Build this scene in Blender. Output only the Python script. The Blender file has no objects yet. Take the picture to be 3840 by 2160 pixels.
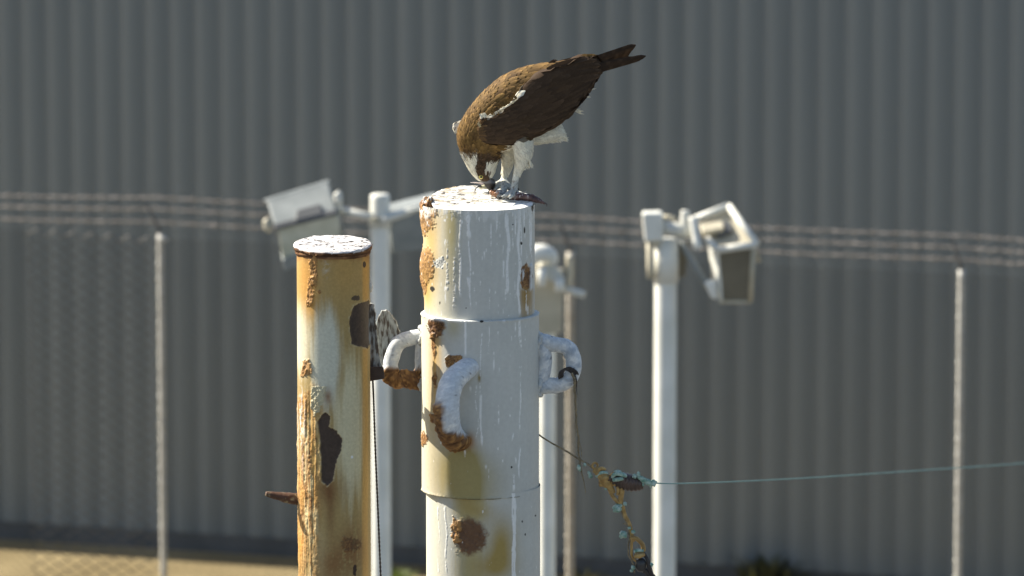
import bpy, bmesh, math, random
import numpy as np
from mathutils import Vector, Matrix
from mathutils.bvhtree import BVHTree

random.seed(7)
RNG = np.random.default_rng(11)
R = math.radians
scene = bpy.context.scene
col = scene.collection

# ------------------------------------------------------------------ camera
W0, H0 = 3840.0, 2160.0            # pixel frame that positions were read in
DIST = 12.0                        # camera to the piles, metres
MPP = 0.00061                      # metres per pixel at that distance
F = DIST / MPP                     # focal length in pixels
PITCH = R(8.0)
ZC = 4.73                          # height of the aim point above the yard
CP, SP = math.cos(PITCH), math.sin(PITCH)
CAM = Vector((0.0, -DIST * CP, ZC + DIST * SP))
FWD = Vector((0, CP, -SP)); UPV = Vector((0, SP, CP))
cd = bpy.data.cameras.new('camera'); cam = bpy.data.objects.new('camera', cd); col.objects.link(cam)
cam.location = CAM; cam.rotation_euler = (R(90) - PITCH, 0, 0)
cd.sensor_width = 36.0; cd.lens = F / W0 * 36.0
cd.clip_start = 0.1; cd.clip_end = 2000
cd.dof.use_dof = True; cd.dof.focus_distance = DIST - 0.08; cd.dof.aperture_fstop = 6.2
scene.camera = cam

# ------------------------------------------------------------------ world, sun, exposure
SUN_EL = R(40.0); SUN_BEHIND = R(21.5)      # sun stands to the left, a little behind the piles
sdir = Vector((-math.cos(SUN_BEHIND) * math.cos(SUN_EL), math.sin(SUN_BEHIND) * math.cos(SUN_EL), math.sin(SUN_EL)))
world = bpy.data.worlds.new('World'); scene.world = world; world.use_nodes = True
wn = world.node_tree.nodes; wl = world.node_tree.links
bg = wn['Background']; sky = wn.new('ShaderNodeTexSky'); sky.sky_type = 'NISHITA'; sky.sun_disc = False
sky.sun_elevation = SUN_EL; sky.sun_rotation = math.atan2(sdir.x, sdir.y)
sky.air_density = 1.0; sky.dust_density = 1.2; sky.ozone_density = 1.0
bg.inputs['Strength'].default_value = 0.075
wl.new(sky.outputs[0], bg.inputs['Color'])
sl = bpy.data.lights.new('sun', 'SUN'); sl.energy = 5.0; sl.angle = R(0.53); sl.color = (1.0, 0.93, 0.80)
so = bpy.data.objects.new('sun', sl); col.objects.link(so)
so.rotation_euler = (-sdir).to_track_quat('-Z', 'Y').to_euler(); so.location = (-8, 4, 12)
vs = scene.view_settings
vs.view_transform = 'Standard'; vs.look = 'None'; vs.gamma = 1.0; vs.exposure = 1.12; vs.use_curve_mapping = False

# ------------------------------------------------------------------ pixel <-> place
def P(px, py, y=0.0):
    d = FWD + Vector((1, 0, 0)) * ((px - W0 / 2) / F) - UPV * ((py - H0 / 2) / F)
    t = (y - CAM.y) / d.y
    return CAM + d * t
def G(px, py, z=0.0):
    d = FWD + Vector((1, 0, 0)) * ((px - W0 / 2) / F) - UPV * ((py - H0 / 2) / F)
    t = (z - CAM.z) / d.z
    return CAM + d * t
def onplane(px, py, p0, n):
    d = FWD + Vector((1, 0, 0)) * ((px - W0 / 2) / F) - UPV * ((py - H0 / 2) / F)
    t = (p0 - CAM).dot(n) / d.dot(n)
    return CAM + d * t
def proj(V):
    V = np.asarray(V, float); q = V - np.array(CAM)
    dz = q @ np.array(FWD)
    return W0 / 2 + F * q[:, 0] / dz, H0 / 2 - F * (q @ np.array(UPV)) / dz

# ------------------------------------------------------------------ noise
def _h(ix, iy, iz, s):
    n = (ix * 374761393 + iy * 668265263 + iz * 2147483647 + s * 1274126177) & 0xffffffff
    n = ((n ^ (n >> 13)) * 1274126177) & 0xffffffff
    n = ((n ^ (n >> 16)) * 2246822519) & 0xffffffff
    return ((n ^ (n >> 15)) & 0xffff) / 65535.0
def vn(p, s=0):
    p = np.asarray(p, float); i = np.floor(p).astype(np.int64); f = p - i; f = f * f * (3 - 2 * f)
    o = 0
    for a in (0, 1):
        wx = f[:, 0] if a else 1 - f[:, 0]
        for b in (0, 1):
            wy = f[:, 1] if b else 1 - f[:, 1]
            for c in (0, 1):
                wz = f[:, 2] if c else 1 - f[:, 2]
                o = o + wx * wy * wz * _h(i[:, 0] + a, i[:, 1] + b, i[:, 2] + c, s)
    return o * 2 - 1
def fbm(p, octv=4, s=0, g=0.55):
    p = np.asarray(p, float); o = 0; a = 1; t = 0
    for k in range(octv):
        o = o + a * vn(p * 2 ** k + 17.3 * k, s + k); t += a; a *= g
    return o / t
def sst(x, a, b):
    t = np.clip((x - a) / (b - a), 0, 1); return t * t * (3 - 2 * t)
def mix(c, d, m):
    m = np.asarray(m)[:, None]; return c * (1 - m) + np.asarray(d) * m

# ------------------------------------------------------------------ mesh helpers
def np_mesh(name, V, Fq, colr=None, smooth=True):
    V = np.asarray(V, np.float32); me = bpy.data.meshes.new(name)
    Fq = [np.asarray(f, np.int32) for f in (Fq if isinstance(Fq, list) else [Fq])]
    me.vertices.add(len(V)); me.vertices.foreach_set('co', V.ravel())
    nl = sum(f.size for f in Fq); nf = sum(len(f) for f in Fq)
    me.loops.add(nl); me.polygons.add(nf)
    me.loops.foreach_set('vertex_index', np.concatenate([f.ravel() for f in Fq]))
    tot = np.concatenate([np.full(len(f), f.shape[1], np.int32) for f in Fq])
    st = np.concatenate([[0], np.cumsum(tot)[:-1]]).astype(np.int32)
    me.polygons.foreach_set('loop_start', st)
    me.polygons.foreach_set('use_smooth', np.full(nf, smooth))
    me.update(calc_edges=True); me.validate()
    if colr is not None:
        c = np.ones((len(V), 4), np.float32); c[:, :colr.shape[1]] = colr
        a = me.color_attributes.new('Col', 'FLOAT_COLOR', 'POINT'); a.data.foreach_set('color', c.ravel())
    return me
def grid_faces(nr, nc, wrap=False):
    r = np.arange(nr - 1)[:, None]; c = np.arange(nc if wrap else nc - 1)[None, :]; c2 = (c + 1) % nc
    return np.stack([r * nc + c, r * nc + c2, (r + 1) * nc + c2, (r + 1) * nc + c], -1).reshape(-1, 4)
def ob(name, me, mat=None, parent=None, loc=None):
    o = bpy.data.objects.new(name, me); col.objects.link(o)
    if mat is not None and me is not None:
        me.materials.clear(); me.materials.append(mat)
    if parent is not None: o.parent = parent
    if loc is not None: o.location = loc
    return o
def tag(o, label=None, cat=None, group=None, kind=None):
    if label: o['label'] = label
    if cat: o['category'] = cat
    if group: o['group'] = group
    if kind: o['kind'] = kind
    return o
def thing(name, label, cat, loc, group=None):
    o = bpy.data.objects.new(name, None); col.objects.link(o); o.location = loc; o.empty_display_size = 0.1
    return tag(o, label, cat, group)
def rel(V, root):
    return np.asarray(V, float) - np.array(root.location)
def bm_mesh(name, bm, smooth=False):
    bmesh.ops.recalc_face_normals(bm, faces=bm.faces)
    me = bpy.data.meshes.new(name); bm.to_mesh(me); bm.free()
    me.polygons.foreach_set('use_smooth', np.full(len(me.polygons), smooth)); return me
def resample(pts, n):
    pts = np.array([list(p) for p in pts], float)
    # Catmull-Rom through the points
    q = np.vstack([2 * pts[0] - pts[1], pts, 2 * pts[-1] - pts[-2]]); out = []
    for t in np.linspace(0, len(pts) - 1 - 1e-6, n):
        i = int(t); u = t - i; a, b, c, d = q[i:i + 4]
        out.append(0.5 * (2 * b + (c - a) * u + (2 * a - 5 * b + 4 * c - d) * u * u + (3 * b - a - 3 * c + d) * u ** 3))
    return np.array(out)
def tube(pts, rad, seg=10, closed=False, caps=True, flat=1.0):
    """returns V, faces of a tube along pts; rad is a number or list"""
    pts = np.asarray(pts, float); n = len(pts); rad = np.broadcast_to(np.asarray(rad, float), (n,))
    if closed: T = np.roll(pts, -1, 0) - np.roll(pts, 1, 0)
    else: T = np.gradient(pts, axis=0)
    T /= np.linalg.norm(T, axis=1)[:, None] + 1e-12
    up = np.array([0, 0, 1.0]) if abs(T[0][2]) < 0.9 else np.array([0, 1.0, 0])
    nrm = np.cross(T[0], up); nrm /= np.linalg.norm(nrm); V = []
    for k in range(n):
        nrm = nrm - T[k] * nrm.dot(T[k]); nrm /= np.linalg.norm(nrm) + 1e-12
        b = np.cross(T[k], nrm); a = np.linspace(0, 2 * math.pi, seg, endpoint=False)
        V.append(pts[k] + rad[k] * (np.cos(a)[:, None] * nrm + flat * np.sin(a)[:, None] * b))
    V = np.concatenate(V); Fc = grid_faces(n, seg, True)
    if closed:
        c = np.arange(seg); c2 = (c + 1) % seg; L = (n - 1) * seg
        Fc = np.vstack([Fc, np.stack([L + c, L + c2, c2, c], -1)]); return V, [Fc]
    out = [Fc]
    if caps:
        V = np.vstack([V, pts[0], pts[-1]]); c = np.arange(seg); c2 = (c + 1) % seg; L = (n - 1) * seg
        out.append(np.vstack([np.stack([np.full(seg, len(V) - 2), c2, c], -1), np.stack([np.full(seg, len(V) - 1), L + c, L + c2], -1)]))
    return V, out
def join(parts):
    """join [(V, [faces...]), ...]"""
    Vs = []; Fs = {}; o = 0
    for V, fl in parts:
        Vs.append(V)
        for f in (fl if isinstance(fl, list) else [fl]):
            f = np.asarray(f); Fs.setdefault(f.shape[1], []).append(f + o)
        o += len(V)
    return np.vstack(Vs), [np.vstack(v) for v in Fs.values()]
def hexa(c):
    """8 corners: bottom/front face 0-3, back 4-7 (matching order)"""
    f = np.array([[0, 1, 2, 3], [7, 6, 5, 4], [0, 4, 5, 1], [1, 5, 6, 2], [2, 6, 7, 3], [3, 7, 4, 0]])
    return np.array([list(v) for v in c], float), [f]
def box_bm(bm, cx, cy, cz, sx, sy, sz, bevel=0.0, M=None):
    r = bmesh.ops.create_cube(bm, size=1.0)
    vv = r['verts']
    bmesh.ops.scale(bm, vec=(sx, sy, sz), verts=vv)
    if bevel > 0:
        ed = list({e for v in vv for e in v.link_edges})
        rr = bmesh.ops.bevel(bm, geom=ed, offset=bevel, segments=2, affect='EDGES', profile=0.5); vv = list({v for f in rr['faces'] for v in f.verts} | {v for v in vv if v.is_valid})
    if M is not None: bmesh.ops.transform(bm, matrix=M, verts=vv)
    bmesh.ops.translate(bm, vec=(cx, cy, cz), verts=vv)
    return vv
def hexa_mesh(name, corners, bevel=0.004):
    bm = bmesh.new(); vs_ = [bm.verts.new(Vector(c)) for c in corners]
    for f in ((0, 1, 2, 3), (7, 6, 5, 4), (0, 4, 5, 1), (1, 5, 6, 2), (2, 6, 7, 3), (3, 7, 4, 0)): bm.faces.new([vs_[i] for i in f])
    bmesh.ops.recalc_face_normals(bm, faces=bm.faces)
    if bevel: bmesh.ops.bevel(bm, geom=list(bm.edges), offset=bevel, segments=2, affect='EDGES', profile=0.5)
    return bm_mesh(name, bm)

# ------------------------------------------------------------------ materials
def mat_new(name):
    m = bpy.data.materials.new(name); m.use_nodes = True
    return m, m.node_tree.nodes, m.node_tree.links, m.node_tree.nodes['Principled BSDF']
def mat_noise(name, c1, c2, scale=20, rough=0.6, metal=0.0, bump=0.2, bscale=None, spec=0.4, detail=6, stretch=None, bdist=0.002):
    m, n, l, b = mat_new(name)
    tc = n.new('ShaderNodeTexCoord'); src = tc.outputs['Object']
    if stretch:
        mp = n.new('ShaderNodeMapping'); mp.inputs['Scale'].default_value = stretch; l.new(src, mp.inputs['Vector']); src = mp.outputs[0]
    t = n.new('ShaderNodeTexNoise'); t.inputs['Scale'].default_value = scale; t.inputs['Detail'].default_value = detail; l.new(src, t.inputs['Vector'])
    r = n.new('ShaderNodeValToRGB'); r.color_ramp.elements[0].position = 0.32; r.color_ramp.elements[1].position = 0.68
    r.color_ramp.elements[0].color = (*c1, 1); r.color_ramp.elements[1].color = (*c2, 1)
    l.new(t.outputs['Fac'], r.inputs['Fac']); l.new(r.outputs['Color'], b.inputs['Base Color'])
    b.inputs['Roughness'].default_value = rough; b.inputs['Metallic'].default_value = metal; b.inputs['Specular IOR Level'].default_value = spec
    if bump:
        t2 = n.new('ShaderNodeTexNoise'); t2.inputs['Scale'].default_value = bscale or scale * 3; t2.inputs['Detail'].default_value = 4; l.new(src, t2.inputs['Vector'])
        bp = n.new('ShaderNodeBump'); bp.inputs['Strength'].default_value = bump; bp.inputs['Distance'].default_value = bdist
        l.new(t2.outputs['Fac'], bp.inputs['Height']); l.new(bp.outputs[0], b.inputs['Normal'])
    return m
def mat_attr(name, rough=0.55, var=0.18, vscale=220, bump=0.25, bscale=400, spec=0.35, bdist=0.001, sheen=0.0, stretch=None, transl=0.0):
    """surface colour from the mesh's own 'Col' attribute, broken up by fine noise"""
    m, n, l, b = mat_new(name)
    at = n.new('ShaderNodeAttribute'); at.attribute_name = 'Col'
    tc = n.new('ShaderNodeTexCoord'); src = tc.outputs['Object']
    if stretch:
        mp = n.new('ShaderNodeMapping'); mp.inputs['Scale'].default_value = stretch; l.new(src, mp.inputs['Vector']); src = mp.outputs[0]
    t = n.new('ShaderNodeTexNoise'); t.inputs['Scale'].default_value = vscale; t.inputs['Detail'].default_value = 5; l.new(src, t.inputs['Vector'])
    mr = n.new('ShaderNodeMapRange'); mr.inputs['To Min'].default_value = 1 - var; mr.inputs['To Max'].default_value = 1 + var
    mr.inputs['From Min'].default_value = 0.25; mr.inputs['From Max'].default_value = 0.75; l.new(t.outputs['Fac'], mr.inputs['Value'])
    vm = n.new('ShaderNodeVectorMath'); vm.operation = 'SCALE'; l.new(at.outputs['Color'], vm.inputs[0]); l.new(mr.outputs[0], vm.inputs['Scale'])
    l.new(vm.outputs[0], b.inputs['Base Color'])
    b.inputs['Roughness'].default_value = rough; b.inputs['Specular IOR Level'].default_value = spec
    if sheen: b.inputs['Sheen Weight'].default_value = sheen
    if bump:
        t2 = n.new('ShaderNodeTexNoise'); t2.inputs['Scale'].default_value = bscale; t2.inputs['Detail'].default_value = 4; l.new(src, t2.inputs['Vector'])
        bp = n.new('ShaderNodeBump'); bp.inputs['Strength'].default_value = bump; bp.inputs['Distance'].default_value = bdist
        l.new(t2.outputs['Fac'], bp.inputs['Height']); l.new(bp.outputs[0], b.inputs['Normal'])
    if transl:
        tr = n.new('ShaderNodeBsdfTranslucent'); l.new(vm.outputs[0], tr.inputs['Color'])
        ms = n.new('ShaderNodeMixShader'); ms.inputs[0].default_value = transl
        l.new(b.outputs[0], ms.inputs[1]); l.new(tr.outputs[0], ms.inputs[2]); l.new(ms.outputs[0], n['Material Output'].inputs['Surface'])
    return m
MT = {}
MT['paint'] = mat_attr('weathered_paint', rough=0.55, var=0.05, vscale=110, bump=0.22, bscale=230, spec=0.3, bdist=0.001)
MT['rusted'] = mat_attr('rusted_paint', rough=0.62, var=0.12, vscale=160, bump=0.3, bscale=320, spec=0.25)
MT['guano'] = mat_attr('guano_crust', rough=0.85, var=0.12, vscale=150, bump=0.5, bscale=240, spec=0.2, bdist=0.002)
MT['clad'] = mat_noise('grey_cladding', (0.170, 0.191, 0.196), (0.190, 0.213, 0.217), scale=1.2, rough=0.55, bump=0.0, spec=0.3, stretch=(1, 1, 0.15))
MT['flash'] = mat_noise('dark_flashing', (0.07, 0.075, 0.08), (0.10, 0.105, 0.11), scale=5, rough=0.6, bump=0.0)
MT['galv'] = mat_noise('galvanised', (0.55, 0.55, 0.49), (0.70, 0.69, 0.62), scale=9, rough=0.5, metal=0.0, bump=0.1, bscale=60, spec=0.5, stretch=(1, 1, 0.3))
MT['galv_white'] = mat_noise('pale_pole_paint', (0.66, 0.655, 0.58), (0.80, 0.79, 0.72), scale=6, rough=0.5, bump=0.1, bscale=40)
MT['galv_grey'] = mat_noise('grey_lamp_paint', (0.20, 0.22, 0.218), (0.28, 0.30, 0.295), scale=10, rough=0.5, bump=0.1, bscale=40)
MT['lamp_tan'] = mat_noise('tan_lamp_paint', (0.42, 0.38, 0.28), (0.55, 0.50, 0.38), scale=8, rough=0.55, bump=0.1, bscale=40)
MT['lamp_dark'] = mat_noise('dark_lamp_door', (0.13, 0.118, 0.085), (0.19, 0.17, 0.125), scale=8, rough=0.35, bump=0.05)
MT['lamp_pale'] = mat_noise('pale_lamp_glass', (0.40, 0.42, 0.33), (0.60, 0.61, 0.52), scale=10, rough=0.25, bump=0.0, spec=0.5)
MT['oldwire'] = mat_noise('old_barbed_wire', (0.19, 0.17, 0.155), (0.32, 0.29, 0.265), scale=30, rough=0.7, bump=0.0)
MT['mesh'] = mat_noise('chain_link_wire', (0.014, 0.0135, 0.0125), (0.024, 0.023, 0.021), scale=20, rough=0.6, bump=0.0)
MT['meshthick'] = mat_noise('coated_chain_link', (0.085, 0.08, 0.075), (0.17, 0.162, 0.15), scale=20, rough=0.4, bump=0.0)
MT['fencepost'] = mat_noise('weathered_fence_post', (0.52, 0.50, 0.45), (0.72, 0.70, 0.64), scale=10, rough=0.6, bump=0.2, bscale=80)
MT['fencerust'] = mat_noise('rusting_fence_post', (0.48, 0.42, 0.33), (0.64, 0.59, 0.50), scale=6, rough=0.7, bump=0.2, bscale=80)
# ------------------------------------------------------------------ ground
def make_ground():
    n = 60; t = np.linspace(-1, 1, n); g = np.sign(t) * np.abs(t) ** 3 * 500
    X, Y = np.meshgrid(g, g + 18); V = np.stack([X.ravel(), Y.ravel(), np.zeros(X.size)], 1)
    m, nn, l, b = mat_new('dry_yard_soil')
    tc = nn.new('ShaderNodeTexCoord')
    t1 = nn.new('ShaderNodeTexNoise'); t1.inputs['Scale'].default_value = 0.8; t1.inputs['Detail'].default_value = 8
    t2 = nn.new('ShaderNodeTexNoise'); t2.inputs['Scale'].default_value = 22; t2.inputs['Detail'].default_value = 6
    for t_ in (t1, t2): l.new(tc.outputs['Object'], t_.inputs['Vector'])
    r1 = nn.new('ShaderNodeValToRGB'); r1.color_ramp.elements[0].position = 0.35; r1.color_ramp.elements[1].position = 0.65
    r1.color_ramp.elements[0].color = (0.20, 0.155, 0.08, 1); r1.color_ramp.elements[1].color = (0.32, 0.255, 0.14, 1)
    l.new(t1.outputs['Fac'], r1.inputs['Fac'])
    r2 = nn.new('ShaderNodeMapRange'); r2.inputs['To Min'].default_value = 0.65; r2.inputs['To Max'].default_value = 1.3; l.new(t2.outputs['Fac'], r2.inputs['Value'])
    vm = nn.new('ShaderNodeVectorMath'); vm.operation = 'SCALE'; l.new(r1.outputs['Color'], vm.inputs[0]); l.new(r2.outputs[0], vm.inputs['Scale'])
    l.new(vm.outputs[0], b.inputs['Base Color']); b.inputs['Roughness'].default_value = 0.95; b.inputs['Specular IOR Level'].default_value = 0.1
    bp = nn.new('ShaderNodeBump'); bp.inputs['Strength'].default_value = 0.6; bp.inputs['Distance'].default_value = 0.03
    l.new(t2.outputs['Fac'], bp.inputs['Height']); l.new(bp.outputs[0], b.inputs['Normal'])
    tag(ob('ground', np_mesh('ground', V, grid_faces(n, n)), m), kind='structure')
make_ground()
def make_bounce_sheet():  # unseen dark sheet, added to cut the warm bounce off the soil
    V = np.array([(-90, -110, 0.004), (90, -110, 0.004), (90, 13.5, 0.004), (-90, 13.5, 0.004)], float)
    m = mat_noise('dark_bounce_sheet', (0.085, 0.084, 0.080), (0.135, 0.132, 0.125), scale=3, rough=0.9, bump=0.4, bscale=60, spec=0.2)
    tag(ob('bounce_sheet', np_mesh('bounce_sheet', V, np.array([[0, 1, 2, 3]])), m), kind='structure')
make_bounce_sheet()

# ------------------------------------------------------------------ warehouse wall
YAW = R(18.0)
WD = Vector((math.cos(YAW), -math.sin(YAW), 0)); WN = Vector((-math.sin(YAW), -math.cos(YAW), 0))
WALL0 = CAM + (FWD * 33.0); WALL0.z = 0.0
def make_wall():
    root = thing('warehouse', 'grey metal warehouse with tall vertical corrugated cladding behind the fence', 'building', WALL0)
    root.rotation_euler = (0, 0, -YAW)
    PIT = 0.171; RIBS = 6; Hh = 4.3
    prof = []
    for a in np.linspace(0, 1, 22, endpoint=False):
        prof.append((a, 0.034 * abs(math.cos(math.pi * a)) ** 1.1))
    prof = [(0.0, 0.0335), (0.006, 0.0335)] + [q for q in prof if 0.02 < q[0] < 0.98] + [(0.994, 0.0335)]
    xs = []; ys = []
    for k in range(RIBS):
        for a, d in prof: xs.append((k + a) * PIT); ys.append(-d)
    xs.append(RIBS * PIT + 0.012); ys.append(-0.0340)
    n = len(xs); rows = 2
    V = []
    for z in (0.12, Hh):
        for x, y in zip(xs, ys): V.append((x, y, z))
    me = np_mesh('cladding_sheet', V, grid_faces(rows, n), smooth=True)
    a = me.attributes.get('sharp_edge')
    L = RIBS * PIT; N = 22
    for k in range(N):
        o = ob('cladding_sheet', me, MT['clad'], root); o.location = ((k - N / 2) * L, 0.0, 0)
        # faint colour change from sheet to sheet comes with the lap: each sheet is lapped by the next
    x0 = -N / 2 * L; x1 = N / 2 * L
    bm = bmesh.new(); box_bm(bm, (x0 + x1) / 2, 0.06, 0.06, x1 - x0, 0.16, 0.12); ob('base_flashing', bm_mesh('base_flashing', bm), MT['flash'], root)
    bm = bmesh.new(); box_bm(bm, (x0 + x1) / 2, 0.05, Hh + 0.06, x1 - x0 + 0.1, 0.2, 0.14); ob('eaves_trim', bm_mesh('eaves_trim', bm), MT['flash'], root)
    bm = bmesh.new(); box_bm(bm, (x0 + x1) / 2, 6.03, Hh / 2, x1 - x0 - 0.02, 11.9, Hh - 0.02); ob('core_wall', bm_mesh('core_wall', bm), MT['clad'], root)
    bm = bmesh.new(); box_bm(bm, (x0 + x1) / 2, 6.1, Hh + 0.05, x1 - x0, 11.9, 0.1); ob('roof', bm_mesh('roof', bm), MT['flash'], root)
make_wall()

# ------------------------------------------------------------------ chain-link fence with barbed wire
FEN0 = CAM + FWD * 29.5; FEN0.z = 0.0
def fp(px, py): return onplane(px, py, FEN0, WN)
def make_fence():
    root = thing('chain_link_fence', 'chain-link fence with slim steel posts and three strands of barbed wire', 'fence', FEN0)
    ztop = None
    posts = [(-880, 800), (602, 878), (2140, 945), (3606, 1012), (5000, 1085)]
    base = []
    for k, (px, py) in enumerate(posts):
        t = fp(px, py); b = Vector((t.x, t.y, 0.0)); base.append((b, t.z))
        zt = t.z; rad = 0.0185 if k != 2 else 0.023
        V, Fc = tube([(0, 0, -0.3), (0, 0, 0.6), (0, 0, 1.2), (0, 0, 1.8), (0, 0, zt - 0.05), (0, 0, zt)], rad, 14)
        # slim collar rings that hold the fabric to the post
        parts = [(V, Fc)]
        for q in range(int((zt - 0.1) / 0.085)):
            z = zt - 0.09 - q * 0.085
            parts.append(tube([(0, 0, z - 0.005), (0, 0, z + 0.005)], rad + 0.0035, 12))
        V, Fc = join(parts)
        o = ob('post', np_mesh('post', V, Fc), MT['fencerust' if k == 2 else 'fencepost'], root, rel([b], root)[0])
        # barbed-wire arm on the head of the post, leaning out over the yard
        V, Fc = tube([(0, 0, zt - 0.02), (-0.008, -0.01, zt + 0.03), (-0.02 + WN.x * 0.17, WN.y * 0.17, zt + 0.21)], [0.014, 0.009, 0.006], 8)
        ob('wire_arm', np_mesh('wire_arm', V, Fc), MT['flash'], o)
        V, Fc = tube([(-0.01, -rad, zt - 0.02), (0.045, -rad, zt - 0.03)], 0.009, 8)
        if k == 1: ob('clamp', np_mesh('clamp', V, Fc), MT['fencepost'], o)
    # barbed strands
    ends = [((-400, 716), (600, 742), (2140, 812), (3606, 884), (4400, 922)), ((-400, 757), (600, 785), (2140, 856), (3606, 929), (4400, 968)), ((-400, 803), (600, 833), (2140, 904), (3606, 973), (4400, 1014))]
    for st, so_ in zip(ends, (0.17, 0.11, 0.05)):
        key = [onplane(q[0], q[1], FEN0 + WN * so_, WN) for q in st]
        pts = []
        for a, b in zip(key[:-1], key[1:]):
            for t in np.linspace(0, 1, 60, endpoint=False):
                p = a.lerp(b, t); p = p + Vector((0, 0, -0.010 * math.sin(math.pi * t) + random.uniform(-0.0015, 0.0015))); pts.append(p)
        pts.append(key[-1])
        A = np.array([list(p) for p in pts]); ph = np.arange(len(A)) * 0.9
        off = np.stack([0 * ph, np.cos(ph) * 0.003, np.sin(ph) * 0.003], 1)
        parts = [tube(A + off, 0.0036, 5), tube(A - off, 0.0036, 5)]
        for i in range(2, len(A) - 2, 3):
            c = A[i]
            for q in range(4):
                v = np.array([random.uniform(-0.3, 0.3), random.uniform(-1, 1), random.uniform(-1, 1)]); v = v / np.linalg.norm(v) * 0.024
                parts.append(tube([c - v * 0.3, c + v], [0.0035, 0.0015], 4, caps=False))
        V, Fc = join(parts)
        ob('barbed_wire', np_mesh('barbed_wire', rel(V, root), Fc), MT['oldwire'], root)
    # woven fabric: one zigzag wire per column, wires hooked round each other
    def fabric(pa, pb, ztA, ztB, dx, pz, r, mat, seg):
        a, b = pa, pb; Lh = (b - a).length; n = int(Lh / dx); d = (b - a).normalized(); parts = []
        for k in range(n + 1):
            zt = ztA + (ztB - ztA) * k / max(n, 1) - 0.02
            nz = int((zt - 0.04) / (pz / 2))
            z = zt - np.arange(nz) * pz / 2; s = np.where((np.arange(nz) + 0) % 2 == 0, 1.0, -1.0)
            if k % 2: s = -s
            x = k * dx + s * dx * 0.55
            pts = np.stack([a.x + d.x * x, a.y + d.y * x, z], 1) + np.array(WN)[None] * (0.004 * s * (1 if k % 2 else -1))[:, None]
            parts.append(tube(pts, r, seg, caps=False))
        V, Fc = join(parts)
        o = ob('wire_fabric', np_mesh('wire_fabric', rel(V, root), Fc), mat, root); o['kind'] = 'stuff'
    (b0, z0), (b1, z1), (b2, z2), (b3, z3), (b4, z4) = base
    off = WN * 0.034
    pgA = fp(128, 870); pgA.z = 0
    fabric(b0 + off, pgA + off, z0, (z0 + z1) / 2, 0.028, 0.048, 0.0026, MT['mesh'], 3)
    fabric(pgA + off, b1 + off, (z0 + z1) / 2 + 0.01, z1, 0.057, 0.070, 0.0056, MT['meshthick'], 4)
    for (pa, za), (pb, zb) in (((b1, z1), (b2, z2)), ((b2, z2), (b3, z3)), ((b3, z3), (b4, z4))):
        fabric(pa + off, pb + off, za, zb, 0.028, 0.048, 0.0026, MT['mesh'], 3)
make_fence()

# ------------------------------------------------------------------ floodlight poles
LY = 24.0 * CP - DIST * CP         # row of lamp poles, between piles and fence
def LP(px, py, dy=0.0): return P(px, py, LY + dy)
S24 = MPP * 24.0 / DIST            # metres per pixel on that row
def lamp_pole(name_label, px, pytop, wpx, extra=0):
    t = LP(px, pytop); root = thing('floodlight_pole', name_label, 'light pole', (t.x, t.y, 0.0), 'floodlight poles in front of the fence')
    r = wpx * S24 / 2
    z = np.array([-0.3, 0.05, t.z * 0.5, t.z - 0.02, t.z - 0.004, t.z]); rr = np.array([r, r, r, r, r * 0.96, r * 0.86])
    V, Fc = tube(np.stack([0 * z, 0 * z, z], 1), rr, 28); ob('pole', np_mesh('pole', V, Fc), MT['galv_white'], root)
    V, Fc = tube([(0, 0, 0), (0, 0, 0.02)], r * 2.1, 20); ob('base_plate', np_mesh('base_plate', V, Fc, smooth=False), MT['galv'], root)
    return root
def lquad(root, name, mat, quad, depth, parent=None, bevel=0.006):
    """slab whose front outline is quad [(px,py,dy)...4] and which is depth metres thick, going back"""
    fr = [LP(*q) for q in quad]; n = (fr[1] - fr[0]).cross(fr[3] - fr[0]).normalized()
    if n.y > 0: n = -n
    bk = [p - n * depth for p in fr]
    me = hexa_mesh(name, [p - root.location for p in fr + bk], bevel)
    return ob(name, me, mat, parent or root)
def lbar(root, name, mat, pts, rpx, seg=12, parent=None, n=None):
    A = np.array([list(LP(*p)) for p in pts])
    rad = np.asarray(rpx, float) * S24
    if rad.ndim:
        n = n or 24; rad = np.interp(np.linspace(0, 1, n), np.linspace(0, 1, len(rad)), rad)
    if n: A = resample(A, n)
    V, Fc = tube(A, rad, seg); return ob(name, np_mesh(name, rel(V, root), Fc), mat, parent or root)

# left pole, head tilted up on the left and another on the right arm
rt = lamp_pole('pale light pole behind the rusty pile with a lamp tilted up on its arm', 1425, 728, 74)
lbar(rt, 'cross_arm', MT['galv'], [(1268, 786, 0.02), (1330, 800, 0.0), (1425, 822, -0.05)], 15)
lbar(rt, 'cross_arm', MT['galv'], [(1425, 830, -0.05), (1500, 804, -0.02), (1600, 772, 0.02)], 15)
lbar(rt, 'clamp_band', MT['galv'], [(1425, 806, 0), (1425, 850, 0)], 43, 24)
lquad(rt, 'clamp_bolt', MT['lamp_tan'], [(1395, 812, -0.07), (1424, 812, -0.07), (1424, 838, -0.07), (1395, 838, -0.07)], 0.03)
hd = lquad(rt, 'lamp_housing', MT['galv_grey'], [(1000, 752, 0.06), (1230, 682, 0.06), (1262, 800, -0.06), (1032, 856, -0.06)], 0.16)
lquad(rt, 'visor', MT['galv_grey'], [(990, 745, 0.07), (1234, 671, 0.07), (1236, 682, 0.055), (993, 756, 0.055)], 0.03, hd)
lquad(rt, 'recess_shade', MT['flash'], [(1112, 786, -0.03), (1200, 762, -0.03), (1214, 802, -0.07), (1104, 830, -0.07)], 0.02, hd); lquad(rt, 'recess_shade', MT['flash'], [(1024, 838, -0.055), (1262, 780, -0.055), (1266, 800, -0.075), (1030, 860, -0.075)], 0.012, hd)  # dark slabs stand in for the shade in the housing's recess
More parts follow.
